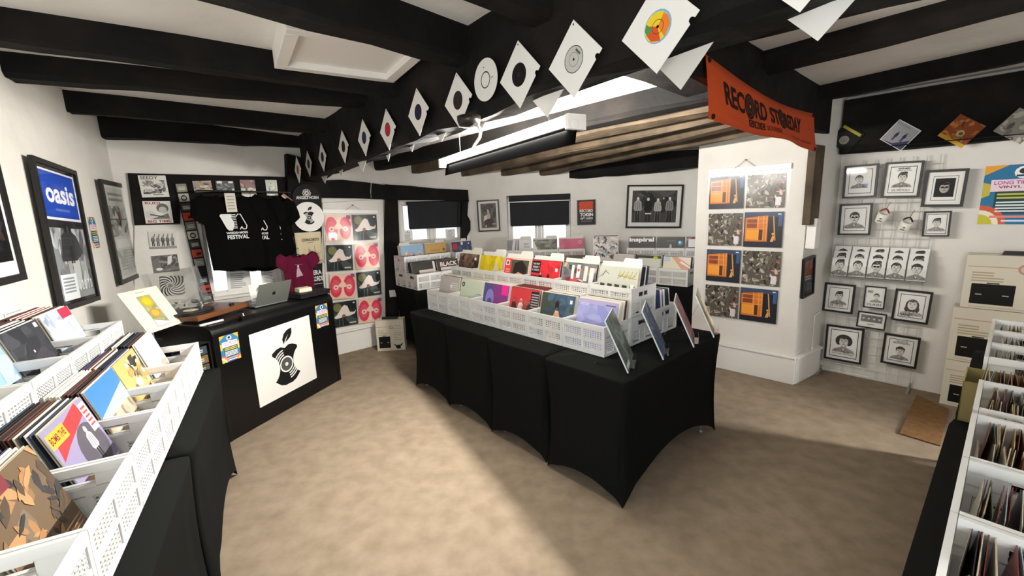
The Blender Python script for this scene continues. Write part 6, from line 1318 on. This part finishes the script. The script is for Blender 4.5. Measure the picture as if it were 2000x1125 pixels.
b.build('lettering', PRINT, ban)
for i in range(3):
    x0 = .27 + i * .042; b = B(); b.face([(lambda q_: (q_[0], q_[1] - .003, q_[2]))(bq(*p_)) for p_ in ((x0, .14), (x0 + .036, .14), (x0 + .036, .29), (x0, .29))], ink); v_, f_ = glyphs('BBC'[i], .02); b.mesh([(lambda q_: (q_[0], q_[1] - .0035, q_[2]))(bq(x0 + .008 + .02 * x, .165 + .1 * y)) for x, y in v_], f_, '#c2501f'); b.build('logo_tile', PRINT, ban)
for x0 in (.285, .565):
    b = B()
    for j, (r_, c) in enumerate(((.046, ink), (.038, '#5a2f1e'), (.031, ink), (.025, '#5a2f1e'), (.018, ink), (.007, '#d4541c'))):
        b.face([(lambda q_: (q_[0], q_[1] - .0035 - j * .0003, q_[2]))(bq(x0 + r_ * .8 * math.cos(a), .56 + r_ * 5.6 * math.sin(a))) for a in [i * math.pi / 12 for i in range(24)]], c)
    b.build('record_motif', PRINT, ban)
for x, y in ((.02, .95), (.02, .06), (.98, .94), (.98, .06)):
    q_ = bq(x, y); b = B(); b.lathe([(.013, -.006), (.013, .004)], 14, q_, axis='y'); b.build('eyelet', mat('eyelet', '#241a16', .4, metal=.5), ban)
# ------------------------------------------------------------------ batten light, its cable and junction box
fx = thing('batten_light', 'long white batten light hanging under the dark far joists', 'ceiling light', TUBE_A, math.atan2((TUBE_B - TUBE_A).y, (TUBE_B - TUBE_A).x)); LN = (TUBE_B - TUBE_A).length
b = B(); b.box(-.01, -.002, .004, LN + .01, .04, .04); b.build('housing', WHITE, fx, bevel=.006)
b = B(); b.hexa([(0, -.0122, -.08), (LN, -.0122, -.08), (LN, -.0102, -.08), (0, -.0102, -.08)], [(0, -.001, 0), (LN, -.001, 0), (LN, .002, 0), (0, .002, 0)]); b.build('shadow_plate', mat('shadow_plate_black', '#040404', 1, spec=0), fx)  # added plate, blocks the strip to cast a straight shadow edge on the carpet
b = B(); b.tube([(.03, -.034, .024), (LN - .03, -.034, .024)], .019, 16); b.build('tube', mat('lit_tube', '#ffffff', .4, emit=('#fff6e6', 9.0)), fx, smooth=True)
for x in (0, LN): b = B(); b.box(x - .012, -.056, -.022, x + .012, .042, .042); b.lathe([(.02, -.015), (.02, .015)], 14, (x, -.018, .0), axis='x'); b.build('end_cap', WHITE, fx, bevel=.003)
for x in (.25, LN - .25): b = B(); b.tube([(x, .02, .05), (x, .02, .2)], .004, 6); b.build('hanger_rod', METAL, fx)
jb = rz(916, 236, 2.085)
r = thing('junction_box', 'round dark junction box under the spine beam feeding the batten light', 'junction box', (jb.x, jb.y, 2.105)); b = B(); b.lathe([(.055, .0), (.055, -.02), (.045, -.045), (.02, -.05)], 24); b.build('body', mat('bronze_box', '#2a251f', .35, metal=.4), r, smooth=True)
b = B(); s_ = Vector((jb.x, jb.y, 2.06)); e = TUBE_A.lerp(TUBE_B, .3) + Vector((0, .01, .035)); q_ = [rz(*p_, z_) for p_, z_ in (((932, 243), 2.055), ((939, 254), 2.05), ((937, 268), 2.05), ((926, 284), 2.055))]; b.tube([s_] + q_ + [e], .008, 8); tag(b.build('light_cable', mat('cable_grey', '#b5b0a6', .4), smooth=True), 'curved pale cable from the round box down to the batten light', 'cable')
